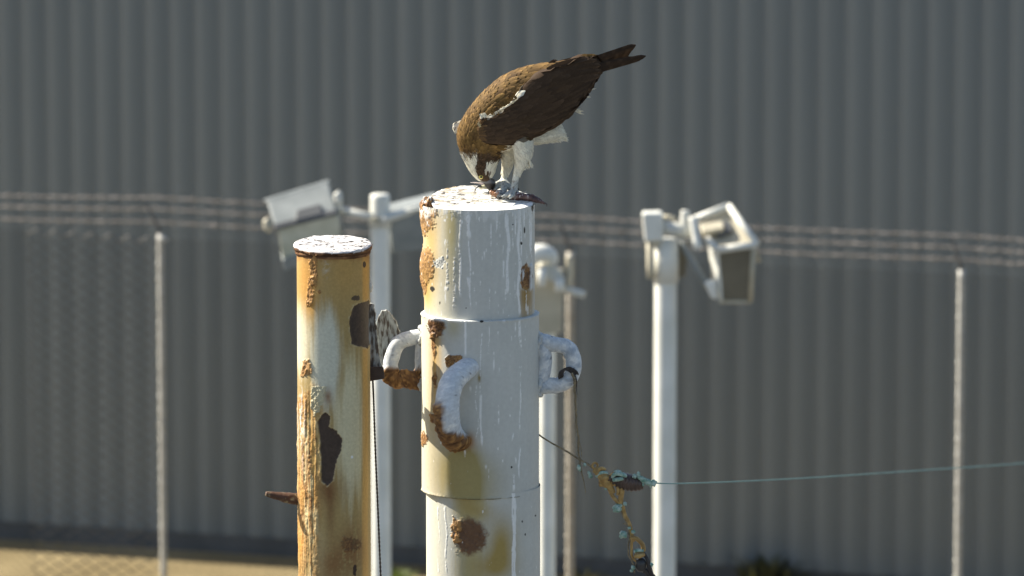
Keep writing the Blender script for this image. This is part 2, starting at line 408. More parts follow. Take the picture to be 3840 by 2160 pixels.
gl = lquad(rt, 'lamp_glass', MT['lamp_pale'], [(1042, 858, -0.05), (1270, 806, -0.05), (1278, 905, 0.02), (1062, 985, 0.02)], 0.10)
lquad(rt, 'glass_rim', MT['galv_grey'], [(1058, 976, 0.0), (1282, 896, 0.0), (1288, 930, 0.02), (1066, 1018, 0.02)], 0.09, gl)
for q in ((1000, 838), (1266, 738)):
    lbar(rt, 'tilt_knob', MT['lamp_tan'] if q[0] < 1100 else MT['galv'], [(q[0] - 4, q[1] - 18, -0.03), (q[0], q[1] - 10, -0.03), (q[0] + 4, q[1] + 16, -0.03), (q[0] + 8, q[1] + 30, -0.02)], [10, 16, 15, 8])
lbar(rt, 'yoke', MT['galv'], [(1268, 740, -0.02), (1276, 780, -0.02), (1284, 800, 0.0)], 10)
hb = lquad(rt, 'lamp_housing', MT['galv_grey'], [(1462, 812, -0.02), (1640, 768, -0.02), (1650, 930, 0.04), (1470, 952, 0.04)], 0.14)
lquad(rt, 'visor', MT['galv'], [(1456, 806, -0.03), (1642, 760, -0.03), (1644, 770, -0.035), (1458, 816, -0.035)], 0.03, hb)

# pole hidden behind the big pile, its head peeping out
rm = lamp_pole('pale light pole standing right behind the big white pile', 2052, 935, 64)
lbar(rm, 'lamp_cowl', MT['galv_white'], [(1985, 975, -0.1), (2010, 952, -0.1), (2040, 950, -0.1), (2066, 962, -0.1), (2078, 990, -0.1)], [28, 34, 34, 28, 14], 16, n=24)
lquad(rm, 'lamp_housing', MT['lamp_tan'], [(1990, 1000, -0.08), (2112, 1012, -0.08), (2106, 1248, -0.04), (1990, 1262, -0.04)], 0.05)
lbar(rm, 'tilt_knob', MT['galv_white'], [(2032, 1004, -0.13), (2032, 1072, -0.13)], 17)
lbar(rm, 'tilt_knob', MT['galv_white'], [(2098, 1046, -0.13), (2098, 1092, -0.13)], 18)
lquad(rm, 'hinge_plate', MT['galv'], [(2030, 990, -0.10), (2088, 998, -0.10), (2120, 1050, -0.10), (2060, 1060, -0.10)], 0.02)
lbar(rm, 'side_arm', MT['galv'], [(2060, 1075, -0.02), (2135, 1088, -0.06), (2192, 1106, -0.08)], 15)
lbar(rm, 'stub_pipe', MT['lamp_tan'], [(2134, 962, -0.05), (2136, 1030, -0.05), (2130, 1080, -0.05)], [13, 14, 12])

# right pole, the open view of a boxed floodlight
rr_ = lamp_pole('tall pale light pole carrying a tan box floodlight on its right side', 2497, 893, 84)
lquad(rr_, 'junction_box', MT['galv_white'], [(2408, 800, -0.09), (2486, 798, -0.09), (2488, 906, -0.09), (2418, 910, -0.09)], 0.10, bevel=0.012)
lbar(rr_, 'conduit', MT['lamp_tan'], [(2438, 900, -0.05), (2440, 1000, -0.05), (2442, 1044, -0.05)], 15)
lbar(rr_, 'pole_clamp', MT['galv_white'], [(2497, 898, 0), (2497, 1058, 0)], 47, 24)
ar = lbar(rr_, 'bracket_arm', MT['galv'], [(2480, 850, -0.04), (2540, 862, -0.05), (2600, 868, -0.05)], 26)
lbar(rr_, 'bracket_pivot', MT['galv'], [(2570, 790, -0.04), (2570, 826, -0.04), (2568, 858, -0.05)], [16, 20, 15])
lbar(rr_, 'bracket_arm', MT['lamp_tan'], [(2482, 818, 0.02), (2532, 822, 0.02)], 14)
lbar(rr_, 'yoke', MT['galv_white'], [(2600, 815, -0.09), (2608, 880, -0.11), (2614, 918, -0.12), (2612, 934, -0.12)], [17, 13, 17, 12])
hd = lquad(rr_, 'lamp_housing', MT['lamp_tan'], [(2618, 838, 0.10), (2728, 790, 0.10), (2830, 918, -0.08), (2692, 938, -0.08)], 0.12)
for qa, qb in (((2600, 824, 0.09), (2732, 772, 0.09)), ((2732, 772, 0.09), (2838, 916, -0.09)), ((2838, 916, -0.09), (2690, 938, -0.09)), ((2690, 938, -0.09), (2650, 896, -0.04))):
    lbar(rr_, 'housing_rim', MT['galv_white'], [qa, qb], 13, 10, hd)
lquad(rr_, 'recess_shade', MT['flash'], [(2626, 846, 0.04), (2738, 826, 0.05), (2746, 862, -0.02), (2700, 884, -0.03)], 0.02, hd)  # dark slab laid on the housing as the shaded gap beside the yoke
lquad(rr_, 'ballast_cover', MT['lamp_tan'], [(2624, 838, 0.02), (2710, 826, 0.03), (2716, 854, -0.03), (2634, 872, -0.03)], 0.03, hd)
dr = lquad(rr_, 'lamp_door', MT['lamp_dark'], [(2694, 944, -0.085), (2826, 926, -0.085), (2814, 1132, -0.02), (2698, 1132, -0.02)], 0.05)
lquad(rr_, 'side_panel', MT['galv_white'], [(2650, 890, 0.0), (2692, 940, -0.087), (2698, 1132, -0.03), (2672, 1076, 0.05)], 0.02, dr)
lbar(rr_, 'door_frame', MT['lamp_tan'], [(2826, 926, -0.085), (2814, 1132, -0.02)], 9, 10, dr)
lbar(rr_, 'door_frame', MT['lamp_tan'], [(2814, 1132, -0.02), (2698, 1132, -0.02)], 7, 10, dr)
lbar(rr_, 'brace', MT['galv_grey'], [(2550, 900, 0.0), (2600, 985, -0.02), (2652, 1078, -0.04)], 13)
lquad(rr_, 'brace_foot', MT['galv_white'], [(2640, 1062, -0.07), (2686, 1056, -0.07), (2690, 1124, -0.06), (2668, 1122, -0.06)], 0.05, bevel=0.01)
lquad(rr_, 'ballast_box', MT['lamp_dark'], [(2530, 905, 0.04), (2586, 905, 0.04), (2570, 1040, 0.04), (2530, 1040, 0.04)], 0.06)

# ------------------------------------------------------------------ weeds at the foot of the wall
def weed(label, px, py, hgt, spread, n, c1, c2):
    b = G(px, py); root = thing('weed_clump', label, 'plant', (b.x, b.y, 0)); parts = []
    V = []; Fq = []; cl = []
    for k in range(n):
        a = random.uniform(0, 6.28); r0 = abs(random.gauss(0, spread * 0.45)); h = hgt * random.uniform(0.45, 1.0); le = random.uniform(0.15, 0.5) * hgt; wdt = random.uniform(0.006, 0.018)
        p = np.array([math.cos(a) * r0, math.sin(a) * r0, -0.01]); d = np.array([math.cos(a + random.uniform(-.6, .6)), math.sin(a), 0]); s = np.array([-d[1], d[0], 0.2]); i0 = len(V)
        c = np.array(c1) + (np.array(c2) - np.array(c1)) * random.random()
        for t, w in ((0, 0.7), (0.35, 1.0), (0.7, 0.9), (1.0, 0.1)):
            q = p + np.array([0, 0, h * t * (1 - 0.25 * t)]) + d * le * t * t
            V += [q - s * wdt * w, q + s * wdt * w]; cl += [c, c]
        for j in range(3): Fq.append((i0 + 2 * j, i0 + 2 * j + 1, i0 + 2 * j + 3, i0 + 2 * j + 2))
    o = ob('leaves', np_mesh('leaves', np.array(V), np.array(Fq), np.array(cl)), MT['leaf'], root)
    V, Fc = tube([(0, 0, -0.03), (0.005, 0, hgt * 0.3), (0.02, 0.01, hgt * 0.7)], [0.008, 0.006, 0.003], 6); ob('stem', np_mesh('stem', V, Fc), MT['stem'], root)
MT['leaf'] = mat_attr('weed_leaf', rough=0.6, var=0.15, vscale=40, bump=0.0, transl=0.3)
MT['stem'] = mat_noise('weed_stem', (0.12, 0.12, 0.05), (0.18, 0.16, 0.07), scale=40, bump=0)
weed('low bright green weed tuft in the sun by the warehouse foot', 1495, 2190, 0.14, 0.10, 60, (0.10, 0.15, 0.03), (0.20, 0.24, 0.06))
weed('dark bushy weed growing in shade against the warehouse foot', 2880, 2215, 0.32, 0.30, 160, (0.05, 0.06, 0.02), (0.10, 0.10, 0.035))
weed('small straggling weed between the two rightmost light poles and the wall', 2190, 2200, 0.16, 0.14, 60, (0.08, 0.08, 0.03), (0.15, 0.13, 0.05))
# ------------------------------------------------------------------ steel piles
RUST_D = np.array([0.075, 0.036, 0.018]); RUST_M = np.array([0.185, 0.090, 0.034]); RUST_O = np.array([0.42, 0.225, 0.075])
OCHRE = np.array([0.34, 0.225, 0.075]); BARE = np.array([0.062, 0.043, 0.032])
PAINT = np.array([0.53, 0.535, 0.495]); CREAM = np.array([0.63, 0.59, 0.44]); WHITE = np.array([0.80, 0.80, 0.77])
def thetas(nf, nb):
    f = np.linspace(-R(112), R(112), nf); b = np.linspace(R(112), R(248), nb + 2)[1:-1]
    return np.concatenate([f, b])
def pipe_grid(cx, cy, r, zs, th, rs=None):
    rs = np.full(len(zs), r) if rs is None else np.asarray(rs)
    T, Z = np.meshgrid(th, zs); RR = np.broadcast_to(rs[:, None], T.shape)
    V = np.stack([cx + RR * np.sin(T), cy - RR * np.cos(T), Z], -1).reshape(-1, 3)
    N = np.stack([np.sin(T), -np.cos(T), 0 * T], -1).reshape(-1, 3)
    return V, N
def p_noise(s, px): return vn(np.stack([s.y * 0.05, 0 * s.y + px * 1.7, 0 * s.y], 1), 8)
class Paint:
    """colour, relief and masks over a surface, in the pixel frame its features were read in"""
    def __init__(s, V, base):
        s.V = V; s.x, s.y = proj(V); s.c = np.tile(np.asarray(base, float), (len(V), 1)); s.d = np.zeros(len(V))
        s.n1 = fbm(V * 60, 4, 3); s.n2 = fbm(V * 190, 3, 9); s.n3 = fbm(V * np.array([140, 140, 9.0]), 4, 21); s.n4 = fbm(V * 420, 2, 31)
        s.big = fbm(V * 9, 3, 41)
    def blob(s, cx, cy, rx, ry, nz=0.45, soft=0.18):
        q = 1 - np.sqrt(((s.x - cx) / rx) ** 2 + ((s.y - cy) / ry) ** 2) + nz * (s.n1 * 0.8 + s.n2 * 0.55)
        return sst(q, 0, soft)
    def soft(s, cx, cy, rx, ry, p=1.0):
        return np.exp(-(((s.x - cx) / rx) ** 2 + ((s.y - cy) / ry) ** 2) * p)
    def poly(s, pts, nz=5.0, soft=2.5):
        x = s.x + nz * (s.n1 + 0.6 * s.n2); y = s.y + nz * (fbm(s.V * 80 + 5, 3, 77) + 0.5 * s.n4)
        ins = np.zeros(len(x), bool); dm = np.full(len(x), 1e9); n = len(pts)
        for i in range(n):
            (x1, y1), (x2, y2) = pts[i], pts[(i + 1) % n]
            c = ((y1 > y) != (y2 > y)); ins ^= c & (x < (x2 - x1) * (y - y1) / (y2 - y1 + 1e-9) + x1)
            L = (x2 - x1) ** 2 + (y2 - y1) ** 2; t = np.clip(((x - x1) * (x2 - x1) + (y - y1) * (y2 - y1)) / L, 0, 1)
            dm = np.minimum(dm, np.hypot(x - x1 - t * (x2 - x1), y - y1 - t * (y2 - y1)))
        return sst(np.where(ins, dm, -dm), -soft, soft)
    def streak(s, px, y0, y1, w, thr=0.0, wob=6):
        dx = s.x - px - wob * vn(np.stack([s.y * 0.012, 0 * s.y + px, 0 * s.y], 1), 5)
        w = w * (0.55 + 0.35 * sst(p_noise(s, px), -0.5, 0.6))
        m = sst(np.exp(-(dx / w) ** 2), 0.25, 0.6) * sst(s.y, y0 - 5, y0 + 8) * (1 - sst(s.y, y1 - 25, y1))
        return m * sst(s.n3 * 0.7 + s.n2 * 0.6, thr - 0.22, thr + 0.12)
    def drips(s, n, x0, x1, y0, y1, seed, thr=0.05):
        rg = np.random.default_rng(seed)
        for k in range(n):
            a = rg.uniform(x0, x1); b = y0 + (y1 - y0) * rg.random() ** 1.4; e = b + rg.uniform(20, 160)
            m = s.streak(a, b, min(e, y1 + 40), rg.uniform(2.2, 4.5), thr + rg.uniform(-0.15, 0.2), 3); s.lay(WHITE, 0.9 * m)
    def lay(s, colr, m): s.c = mix(s.c, colr, np.clip(m, 0, 1))
    def rust(s, m, lift=0.0035, tone=0.0):
        t = np.clip(0.45 + 0.5 * s.n2 + 0.3 * s.n1 + 0.5 * s.n4 + tone, 0, 1)
        c = mix(np.tile(RUST_D, (len(t), 1)), RUST_M, sst(t, 0.1, 0.5)); c = mix(c, RUST_O, sst(t, 0.5, 0.95))
        s.c = s.c * (1 - m[:, None]) + c * m[:, None]; s.d += m * lift * (0.55 + 0.9 * s.n1 + 0.7 * s.n2)
    def fin(s): return s.V, np.clip(s.c, 0.008, 0.86)

def zof(py, y=0.0): return P(1800, py, y).z
FACE = thetas(330, 50)

def white_pile():
    zt = zof(790, -0.125); z1 = zof(1172, 0); z2 = zof(1836, 0); zb = zof(2230, 0)
    cx = P(1803, 1500).x
    root = thing('mooring_pile', 'thick white-painted steel pile with rust blisters, welded eyes and a guano-caked top', 'pile', (cx, 0.0, 0.0))
    # upper pipe
    c0 = P(1798, 900).x; r = 0.1262
    zs = np.linspace(z1 - 0.01, zt, 230); V, N = pipe_grid(c0, 0, r, zs, FACE); p = Paint(V, PAINT)
    p.c *= (1 + 0.07 * p.big + 0.04 * p.n3)[:, None]
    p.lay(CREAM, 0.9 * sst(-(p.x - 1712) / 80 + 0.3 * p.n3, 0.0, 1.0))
    p.lay(np.array([0.42, 0.37, 0.20]), 0.8 * p.soft(1692, 830, 26, 100) + 0.65 * p.soft(1694, 980, 26, 170))
    p.lay(np.array([0.55, 0.42, 0.16]), 0.6 * p.soft(1622, 890, 22, 70) + 0.75 * p.soft(1608, 1010, 26, 110) + 0.5 * p.soft(1603, 1120, 22, 60))
    for a in ((1594, 805, 42, 78), (1594, 995, 40, 72), (1590, 1075, 14, 40)):
        m = p.blob(*a, 0.5); p.lay(np.array([0.52, 0.31, 0.09]), 0.9 * p.soft(a[0] + 6, a[1] + 12, a[2] * 1.25, a[3] * 1.25) * (0.8 + 0.4 * p.n3)); p.rust(m * 0.85, 0.0022, 0.22); p.d += 0.010 * p.soft(a[0] - 14, a[1], a[2] * 0.9, a[3] * 0.85)
    m = p.blob(1652, 985, 26, 26, 0.7); p.lay(np.array([0.5, 0.5, 0.46]), m); p.d += m * 0.002 * p.n2
    # rust wound on the right with a flap of paint and a drip below
    m = p.poly([(1958, 1000), (1975, 985), (1990, 1010), (1998, 1040), (1992, 1075), (1978, 1092), (1958, 1085), (1952, 1060)], 5); p.rust(m, -0.002, -0.02)
    p.lay(np.array([0.30, 0.185, 0.05]), sst(p.y, 1070, 1095) * np.exp(-((p.x - 1974) / 26) ** 4) * np.clip(0.95 + 0.35 * p.n3, 0, 1) * (1 - 0.3 * sst(p.y, 1110, 1180)))
    for a in ((1985, 990, 1100, 5), (1962, 1010, 1060, 4)): m = p.streak(a[0], a[1], a[2], a[3], -0.9); p.lay(WHITE * 0.75, m); p.d += 0.004 * m
    for px, y0, y1, w, t in ((1727, 790, 1120, 5, -0.05), (1757, 785, 905, 10, -0.25), (1760, 900, 1160, 4, -0.1), (1798, 800, 830, 9, -0.2), (1838, 930, 1020, 4, 0.0), (1834, 1080, 1170, 4, 0.0), (1902, 800, 1110, 8, -0.12), (1918, 790, 940, 4, -0.1),
                            (1944, 785, 1190, 7, -0.3), (1932, 800, 900, 4, 0), (1970, 780, 900, 4, -0.2), (1985, 800, 960, 4, -0.1), (1995, 790, 1010, 3, -0.1), (1752, 1040, 1080, 6, -0.4), (1860, 800, 880, 4, 0.0), (1700, 960, 1170, 6, 0.15), (1680, 900, 1100, 6, 0.15)):
        m = p.streak(px, y0, y1, w, t); p.lay(WHITE, 0.9 * m); p.d += 0.0008 * m
    p.drips(24, 1640, 2000, 780, 1150, 5)
    sp = sst(fbm(V * np.array([150, 150, 60]), 2, 61), 0.58, 0.68); p.lay(WHITE, 0.85 * sp)
    p.lay(np.array([0.66, 0.66, 0.62]), sst(828 - p.y + 75 * p.n3 + 30 * p.n2, 10, 40) * 0.8)      # crust that has run over the rim
    m = sst(815 - p.y + 30 * p.n2, 0, 20); p.d += m * 0.0015 * p.n1
    for (bx, by, rx, ry) in ((1967, 862, 3, 14), (1955, 911, 4, 6), (1923, 842, 4, 5), (1650, 1135, 4, 9), (1622, 1085, 7, 12), (1748, 1155, 3, 3), (1996, 770, 5, 30)):
        p.lay(np.array([0.03, 0.028, 0.025]), p.blob(bx, by, rx, ry, 1.0))
    p.lay(np.array([0.12, 0.10, 0.08]), np.clip(sst(p.n4 * 0.6 + p.n2 * 0.6, 0.55, 0.7), 0, 1) * 0.6 * sst(-(p.x - 1700) / 60, 0, 1))
    V, c = p.fin(); V = V + N * p.d[:, None]
    nr, nc = len(zs), len(FACE)
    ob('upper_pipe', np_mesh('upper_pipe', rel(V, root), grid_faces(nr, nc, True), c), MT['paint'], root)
    # crusted cap: uneven plug, higher at its back left
    nr2 = 46; rad = np.linspace(0, 1, nr2); th = np.linspace(-math.pi, math.pi, 260, endpoint=False)
    T, RD = np.meshgrid(th, rad); rr = RD * (r + 0.001 - 0.010 * sst(-np.sin(T), 0.2, 0.95) * sst(np.cos(T), 0.9, 0.3)) * (1 + 0.012 * np.sin(5 * T + 1) * sst(-np.cos(T), -0.3, 0.6) + 0.008 * np.sin(13 * T) * sst(-np.cos(T), -0.3, 0.6))
    X = rr * np.sin(T); Y = -rr * np.cos(T)
    Q = np.stack([X.ravel() + c0, Y.ravel(), 0 * X.ravel()], 1)
    yy_ = Y.ravel(); xx_ = X.ravel(); k_ = sst((yy_ + 0.10) / 0.10, 0, 1)
    hgt = np.clip(0.0135 + 0.125 * yy_ - 0.02 * xx_, 0, 0.030) * k_ + 0.0012 * fbm(Q * 45, 4, 6) + 0.0016 * fbm(Q * 170, 3, 8) * k_
    hgt = hgt * (1 - sst(RD.ravel(), 0.955, 1.0) * 0.25)
    V = np.stack([X.ravel() + c0, Y.ravel(), zt - 0.001 + hgt], 1)
    V[-len(th):, 2] = zt - 0.006 + 0 * V[-len(th):, 2]
    V[-len(th):, :2] = (V[-len(th):, :2] - [c0, 0]) * 0.95 + [c0, 0]
    cc = np.tile(WHITE * 1.0, (len(V), 1)); nz = fbm(Q * 60, 4, 15); ny = fbm(Q * np.array([70, 160, 1]), 3, 16)
    back = sst((Y.ravel() + 0.062 + 0.02 * nz - 0.25 * np.clip(X.ravel(), 0, 1)) / 0.025, 0, 1)
    cc = mix(cc, np.array([0.36, 0.32, 0.25]), back * sst(ny, -0.35, 0.3) * 0.85); cc = mix(cc, np.array([0.38, 0.25, 0.10]), back * sst(nz, 0.2, 0.5) * sst(-X.ravel(), -0.02, 0.06))
    cc = mix(cc, np.array([0.10, 0.09, 0.08]), back * sst(fbm(Q * np.array([90, 200, 1]), 3, 19), 0.2, 0.36))
    ob('crusted_cap', np_mesh('crusted_cap', rel(V, root), grid_faces(nr2, len(th), True), cc), MT['guano'], root)
    # rust chunk breaking off at the left of the rim
    th2 = np.linspace(0, 2 * math.pi, 48, endpoint=False); ph = np.linspace(0.001, math.pi - 0.001, 26); A, B = np.meshgrid(th2, ph)
    d = np.stack([np.sin(B) * np.cos(A), np.sin(B) * np.sin(A), np.cos(B)], -1).reshape(-1, 3)
    lump = d * np.array([0.017, 0.032, 0.021]) * (1 + 0.25 * fbm(d * 2.2, 3, 5) + 0.22 * fbm(d * 7, 2, 6))[:, None] + np.array(P(1604, 772, -0.01))
    t = np.clip(0.5 + 0.8 * fbm(lump * 150, 3, 3), 0, 1); cc = mix(np.tile(RUST_D, (len(t), 1)), RUST_M, sst(t, 0.05, 0.4)); cc = mix(cc, RUST_O, sst(t, 0.45, 0.85)); cc = mix(cc, WHITE * 0.8, sst(fbm(lump * 90, 3, 33) + (lump[:, 2] - lump[:, 2].mean()) * 30, 0.45, 0.7))
    ob('rust_chunk', np_mesh('rust_chunk', rel(lump, root), grid_faces(len(ph), 48, True), cc), MT['rusted'], root)
    # sleeve with two weld steps
    c1 = P(1801, 1500).x; r1 = 0.1348
    zs = np.linspace(z2, z1, 300); rs = np.full(300, r1); rs[0] = r1 - 0.0012; rs[-1] = r1 - 0.0015
    zs = np.concatenate([[z2 + 0.001, z2], zs[1:], [z1 + 0.0006, z1 + 0.001, z1 + 0.001]]); rs = np.concatenate([[0.120, r1 - 0.004], rs[1:], [r1 - 0.004, r1 - 0.008, 0.118]])
    V, N = pipe_grid(c1, 0, r1, zs, FACE, rs); p = Paint(V, PAINT * 0.99)
    p.c *= (1 + 0.06 * p.big + 0.035 * p.n3)[:, None]
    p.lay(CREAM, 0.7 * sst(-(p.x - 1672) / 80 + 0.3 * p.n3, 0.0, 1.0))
    p.lay(np.array([0.40, 0.34, 0.15]), 0.55 * p.soft(1700, 1225, 30, 45))
    p.lay(np.array([0.56, 0.34, 0.09]), 1.0 * sst(p.y, 1250, 1275) * np.exp(-((p.x - 1633) / 24) ** 2) * (1 - 0.75 * sst(p.y, 1370, 1640)) * (0.8 + 0.5 * p.n3))
    p.lay(np.array([0.33, 0.27, 0.11]), 1.15 * sst(p.y, 1640, 1720) * np.exp(-((p.x - 1748) / 50) ** 2) * (0.85 + 0.4 * p.n3) + 0.85 * p.soft(1690, 1760, 80, 130) + 0.55 * sst(p.y, 1660, 1800) * np.exp(-((p.x - 1810) / 80) ** 2))
    p.lay(np.array([0.42, 0.33, 0.14]), 0.6 * p.soft(1660, 1790, 14, 110) + 0.5 * p.soft(1620, 1560, 20, 120))
    m = p.blob(1637, 1222, 36, 48, 0.35); p.rust(m, 0.0035, -0.12); p.d += 0.003 * m
    for a in ((1628, 1300, 7, 60), (1632, 1420, 10, 30), (1624, 1570, 12, 22), (1594, 1645, 14, 24), (1690, 1352, 22, 22), (1700, 1345, 30, 16)): p.rust(p.blob(*a, 0.9), 0.0025, 0.15)
    p.lay(np.array([0.36, 0.18, 0.06]), 0.8 * p.soft(1760, 1650, 20, 28) + 0.5 * p.soft(1740, 1670, 34, 20)); p.lay(np.array([0.27, 0.20, 0.07]), p.soft(1797, 1418, 6, 16))
    for px, y0, y1, w, t in ((1748, 1195, 1345, 6, -0.45), (1803, 1250, 1480, 3, 0.0), (1806, 1480, 1680, 5, -0.2), (1788, 1440, 1650, 3, 0.1), (1953, 1200, 1320, 6, -0.3), (1953, 1310, 1620, 3, 0.0), (1948, 1680, 1800, 4, -0.1), (1932, 1780, 1850, 5, -0.2), (1912, 1330, 1345, 5, -1), (1872, 1380, 1400, 6, -1), (1921, 1490, 1508, 6, -1), (1925, 1625, 1660, 5, -0.6), (1890, 1195, 1220, 6, -.3), (1930, 1715, 1745, 4, -0.5), (1828, 1745, 1765, 5, -.5), (1768, 1448, 1475, 4, -.5)):
        m = p.streak(px, y0, y1, w, t); p.lay(WHITE, 0.9 * m); p.d += 0.0008 * m
    p.drips(9, 1620, 2015, 1200, 1780, 6, 0.15)
    p.lay(WHITE, 0.8 * sst(fbm(V * np.array([130, 130, 55]), 2, 63), 0.66, 0.74))
    for (bx, by, rx, ry) in ((2030, 1600, 2, 12), (2028, 1726, 3, 14), (1918, 1752, 4, 5), (1806, 1205, 8, 5)): p.lay(np.array([0.03, 0.028, 0.025]), p.blob(bx, by, rx, ry, 0.3))
    # weld beads
    for zc in (z1, z2):
        m = np.exp(-((V[:, 2] - zc) / 0.005) ** 2) * (np.hypot(V[:, 0] - c1, V[:, 1]) > r1 - 0.009); p.d += m * (0.0012 + 0.0025 * p.n1 + 0.002 * p.n2)
    p.lay(np.array([0.10, 0.09, 0.05]), np.exp(-((V[:, 2] - z2 - 0.001) / 0.0022) ** 2) * sst(p.n1, -0.5, 0.2) * 0.8)
    p.lay(WHITE, np.exp(-((V[:, 2] - z1) / 0.004) ** 2) * sst(-(p.x - 1790) / 60 + p.n1, 0, 1))
    p.lay(np.array([0.14, 0.12, 0.08]), 0.5 * sst(p.n4 * 0.6 + p.n2 * 0.6, 0.5, 0.65) * sst(-(p.x - 1680) / 60, 0, 1))
    V, c = p.fin(); V = V + N * p.d[:, None]
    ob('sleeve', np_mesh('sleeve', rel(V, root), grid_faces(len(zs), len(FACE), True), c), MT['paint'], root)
    # lower pipe down to the yard
    c2 = P(1812, 2000).x; r2 = 0.1312
    zs = np.concatenate([[-0.3, 0.0, 1.0, 2.0, 3.0, 3.5, zb - 0.05], np.linspace(zb, z2 + 0.012, 190)])
    V, N = pipe_grid(c2, 0, r2, zs, FACE); p = Paint(V, PAINT)
    p.c *= (1 + 0.06 * p.big + 0.035 * p.n3)[:, None]
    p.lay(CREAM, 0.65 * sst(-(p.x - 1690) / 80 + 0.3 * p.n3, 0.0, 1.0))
    p.lay(np.array([0.42, 0.36, 0.17]), 0.9 * sst(np.exp(-((p.x - 1765) / 80) ** 2) * (1 - 0.2 * sst(p.y, 1900, 1960)) + 0.2 * p.n3, 0.2, 0.9))
    p.lay(np.array([0.36, 0.26, 0.08]), 0.95 * p.soft(1880, 2035, 52, 95) + 0.8 * p.soft(1840, 2130, 90, 60) + 0.6 * p.soft(1745, 1880, 44, 46) + 0.6 * p.soft(1790, 1920, 60, 40))
    m = p.blob(1762, 2012, 74, 82, 0.28, 0.35); m2 = m
    tcol = np.clip(0.35 + 0.5 * p.n2 + 0.3 * p.n1, 0, 1); cc = mix(np.tile(np.array([0.105, 0.055, 0.03]), (len(tcol), 1)), np.array([0.20, 0.105, 0.05]), tcol); p.c = p.c * (1 - m2[:, None]) + cc * m2[:, None]; p.d += m * 0.0016 * (0.6 + p.n2)
    p.rust(p.blob(1708, 1990, 20, 50, 0.8) * 0.9, 0.004, 0.35)
    for px, y0, y1, w, t in ((1928, 1845, 2180, 8, -0.35), (1922, 1860, 2180, 4, -0.2), (1826, 1862, 1885, 5, -1), (1818, 1905, 1915, 6, -.6), (1672, 1900, 2160, 4, 0.1), (1644, 1900, 2160, 3, 0.1)): m = p.streak(px, y0, y1, w, t); p.lay(WHITE, 0.9 * m); p.d += 0.0008 * m
    p.lay(WHITE, 0.8 * sst(fbm(V * np.array([130, 130, 55]), 2, 64), 0.68, 0.76))
    for (bx, by, rx, ry) in ((1970, 2004, 3, 5), (2008, 1934, 3, 3), (1958, 1956, 3, 4)): p.lay(np.array([0.03, 0.028, 0.025]), p.blob(bx, by, rx, ry, 0.3))
    p.lay(np.array([0.14, 0.12, 0.08]), 0.5 * sst(p.n4 * 0.6 + p.n2 * 0.6, 0.5, 0.65) * sst(-(p.x - 1690) / 60, 0, 1))
    V, c = p.fin(); V = V + N * p.d[:, None]
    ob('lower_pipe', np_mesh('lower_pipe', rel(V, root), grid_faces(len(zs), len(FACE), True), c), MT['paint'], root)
    # welded lifting eyes
    def eye(pts, rad, closed, rustf, label, n=90, bl=0.25):
        A = np.array([list(q) for q in pts])
        if closed: A = resample(np.vstack([A, A[:1]]), n + 1)[:-1]
        else: A = resample(A, n)
        V, Fc = tube(A, rad, 26, closed=closed)
        ctr = A[np.repeat(np.arange(len(A)), 26)]
        if not closed: ctr = np.vstack([ctr, A[:1], A[-1:]])
        N = V - ctr; N /= np.linalg.norm(N, axis=1)[:, None] + 1e-9
        p = Paint(V, np.array([0.58, 0.61, 0.63])); p.c *= (1 + 0.15 * p.n1 + 0.2 * p.n2)[:, None]
        p.lay(np.array([0.26, 0.31, 0.37]), sst(p.n1 + 0.6 * p.n2, 0.05, 0.5) * bl); p.lay(np.array([0.07, 0.06, 0.055]), sst(p.n2 + 0.4 * p.n4, 0.5, 0.62) * 0.7); p.lay(WHITE, sst(fbm(V * 110, 3, 71), 0.1, 0.35) * 0.7)
        m = rustf(p)
        if m is not None: p.rust(m, 0.006, 0.05)
        p.d += 0.0016 * p.n1 + 0.0012 * p.n2
        V, c = p.fin(); o = ob('lifting_eye', np_mesh('lifting_eye', rel(V + N * p.d[:, None], root), Fc, c), MT['rusted'], root)
        o['label'] = label
    eye([P(2020, 1276), P(2074, 1290), P(2126, 1302), P(2150, 1345), P(2146, 1402), P(2112, 1438), P(2060, 1446), P(2016, 1446), P(2034, 1400), P(2040, 1335)], 0.0180, True, lambda p: None, 'blue-grey blotched welded eye', bl=0.75)
    eye([P(1590, 1262, 0.025), P(1540, 1268, 0.025), P(1494, 1288, 0.025), P(1470, 1338, 0.025), P(1463, 1395, 0.025), P(1484, 1420, 0.025), P(1530, 1420, 0.025), P(1590, 1428, 0.025), P(1584, 1350, 0.025)], 0.0175, True, lambda p: sst(p.y - 1372 + 14 * p.n1, 0, 16), 'welded eye with a thick rusty lower bar')
    for px_, py_ in ((2020, 1282), (2020, 1446), (1582, 1262), (1582, 1426)):
        t_ = np.linspace(0, 2 * math.pi, 40, endpoint=False); c_ = np.array(P(px_, py_, 0.025 if px_ < 1700 else 0.0)); ring = c_ + np.stack([0.004 * np.sin(3 * t_), 0.021 * np.cos(t_), 0.021 * np.sin(t_)], 1)
        V, Fc = tube(ring, 0.0058 + 0.0014 * np.sin(11 * t_), 10, closed=True); cw = np.tile(np.array([0.50, 0.52, 0.51]), (len(V), 1)); k_ = fbm(V * 180, 3, 4); cw = mix(cw, RUST_M, sst(k_, 0.15, 0.4) * (0.9 if (px_ < 1700 and py_ > 1400) else 0.35))
        ob('weld_bead', np_mesh('weld_bead', rel(V, root), Fc, cw), MT['rusted'], root)
    a = R(-21); dx, dy = math.sin(a), -math.cos(a); rb = P(1801, 1500).x
    def fpnt(out, py):
        zz = P(1740, py, -0.13).z
        return Vector((rb + dx * (r1 + out), dy * (r1 + out), zz))
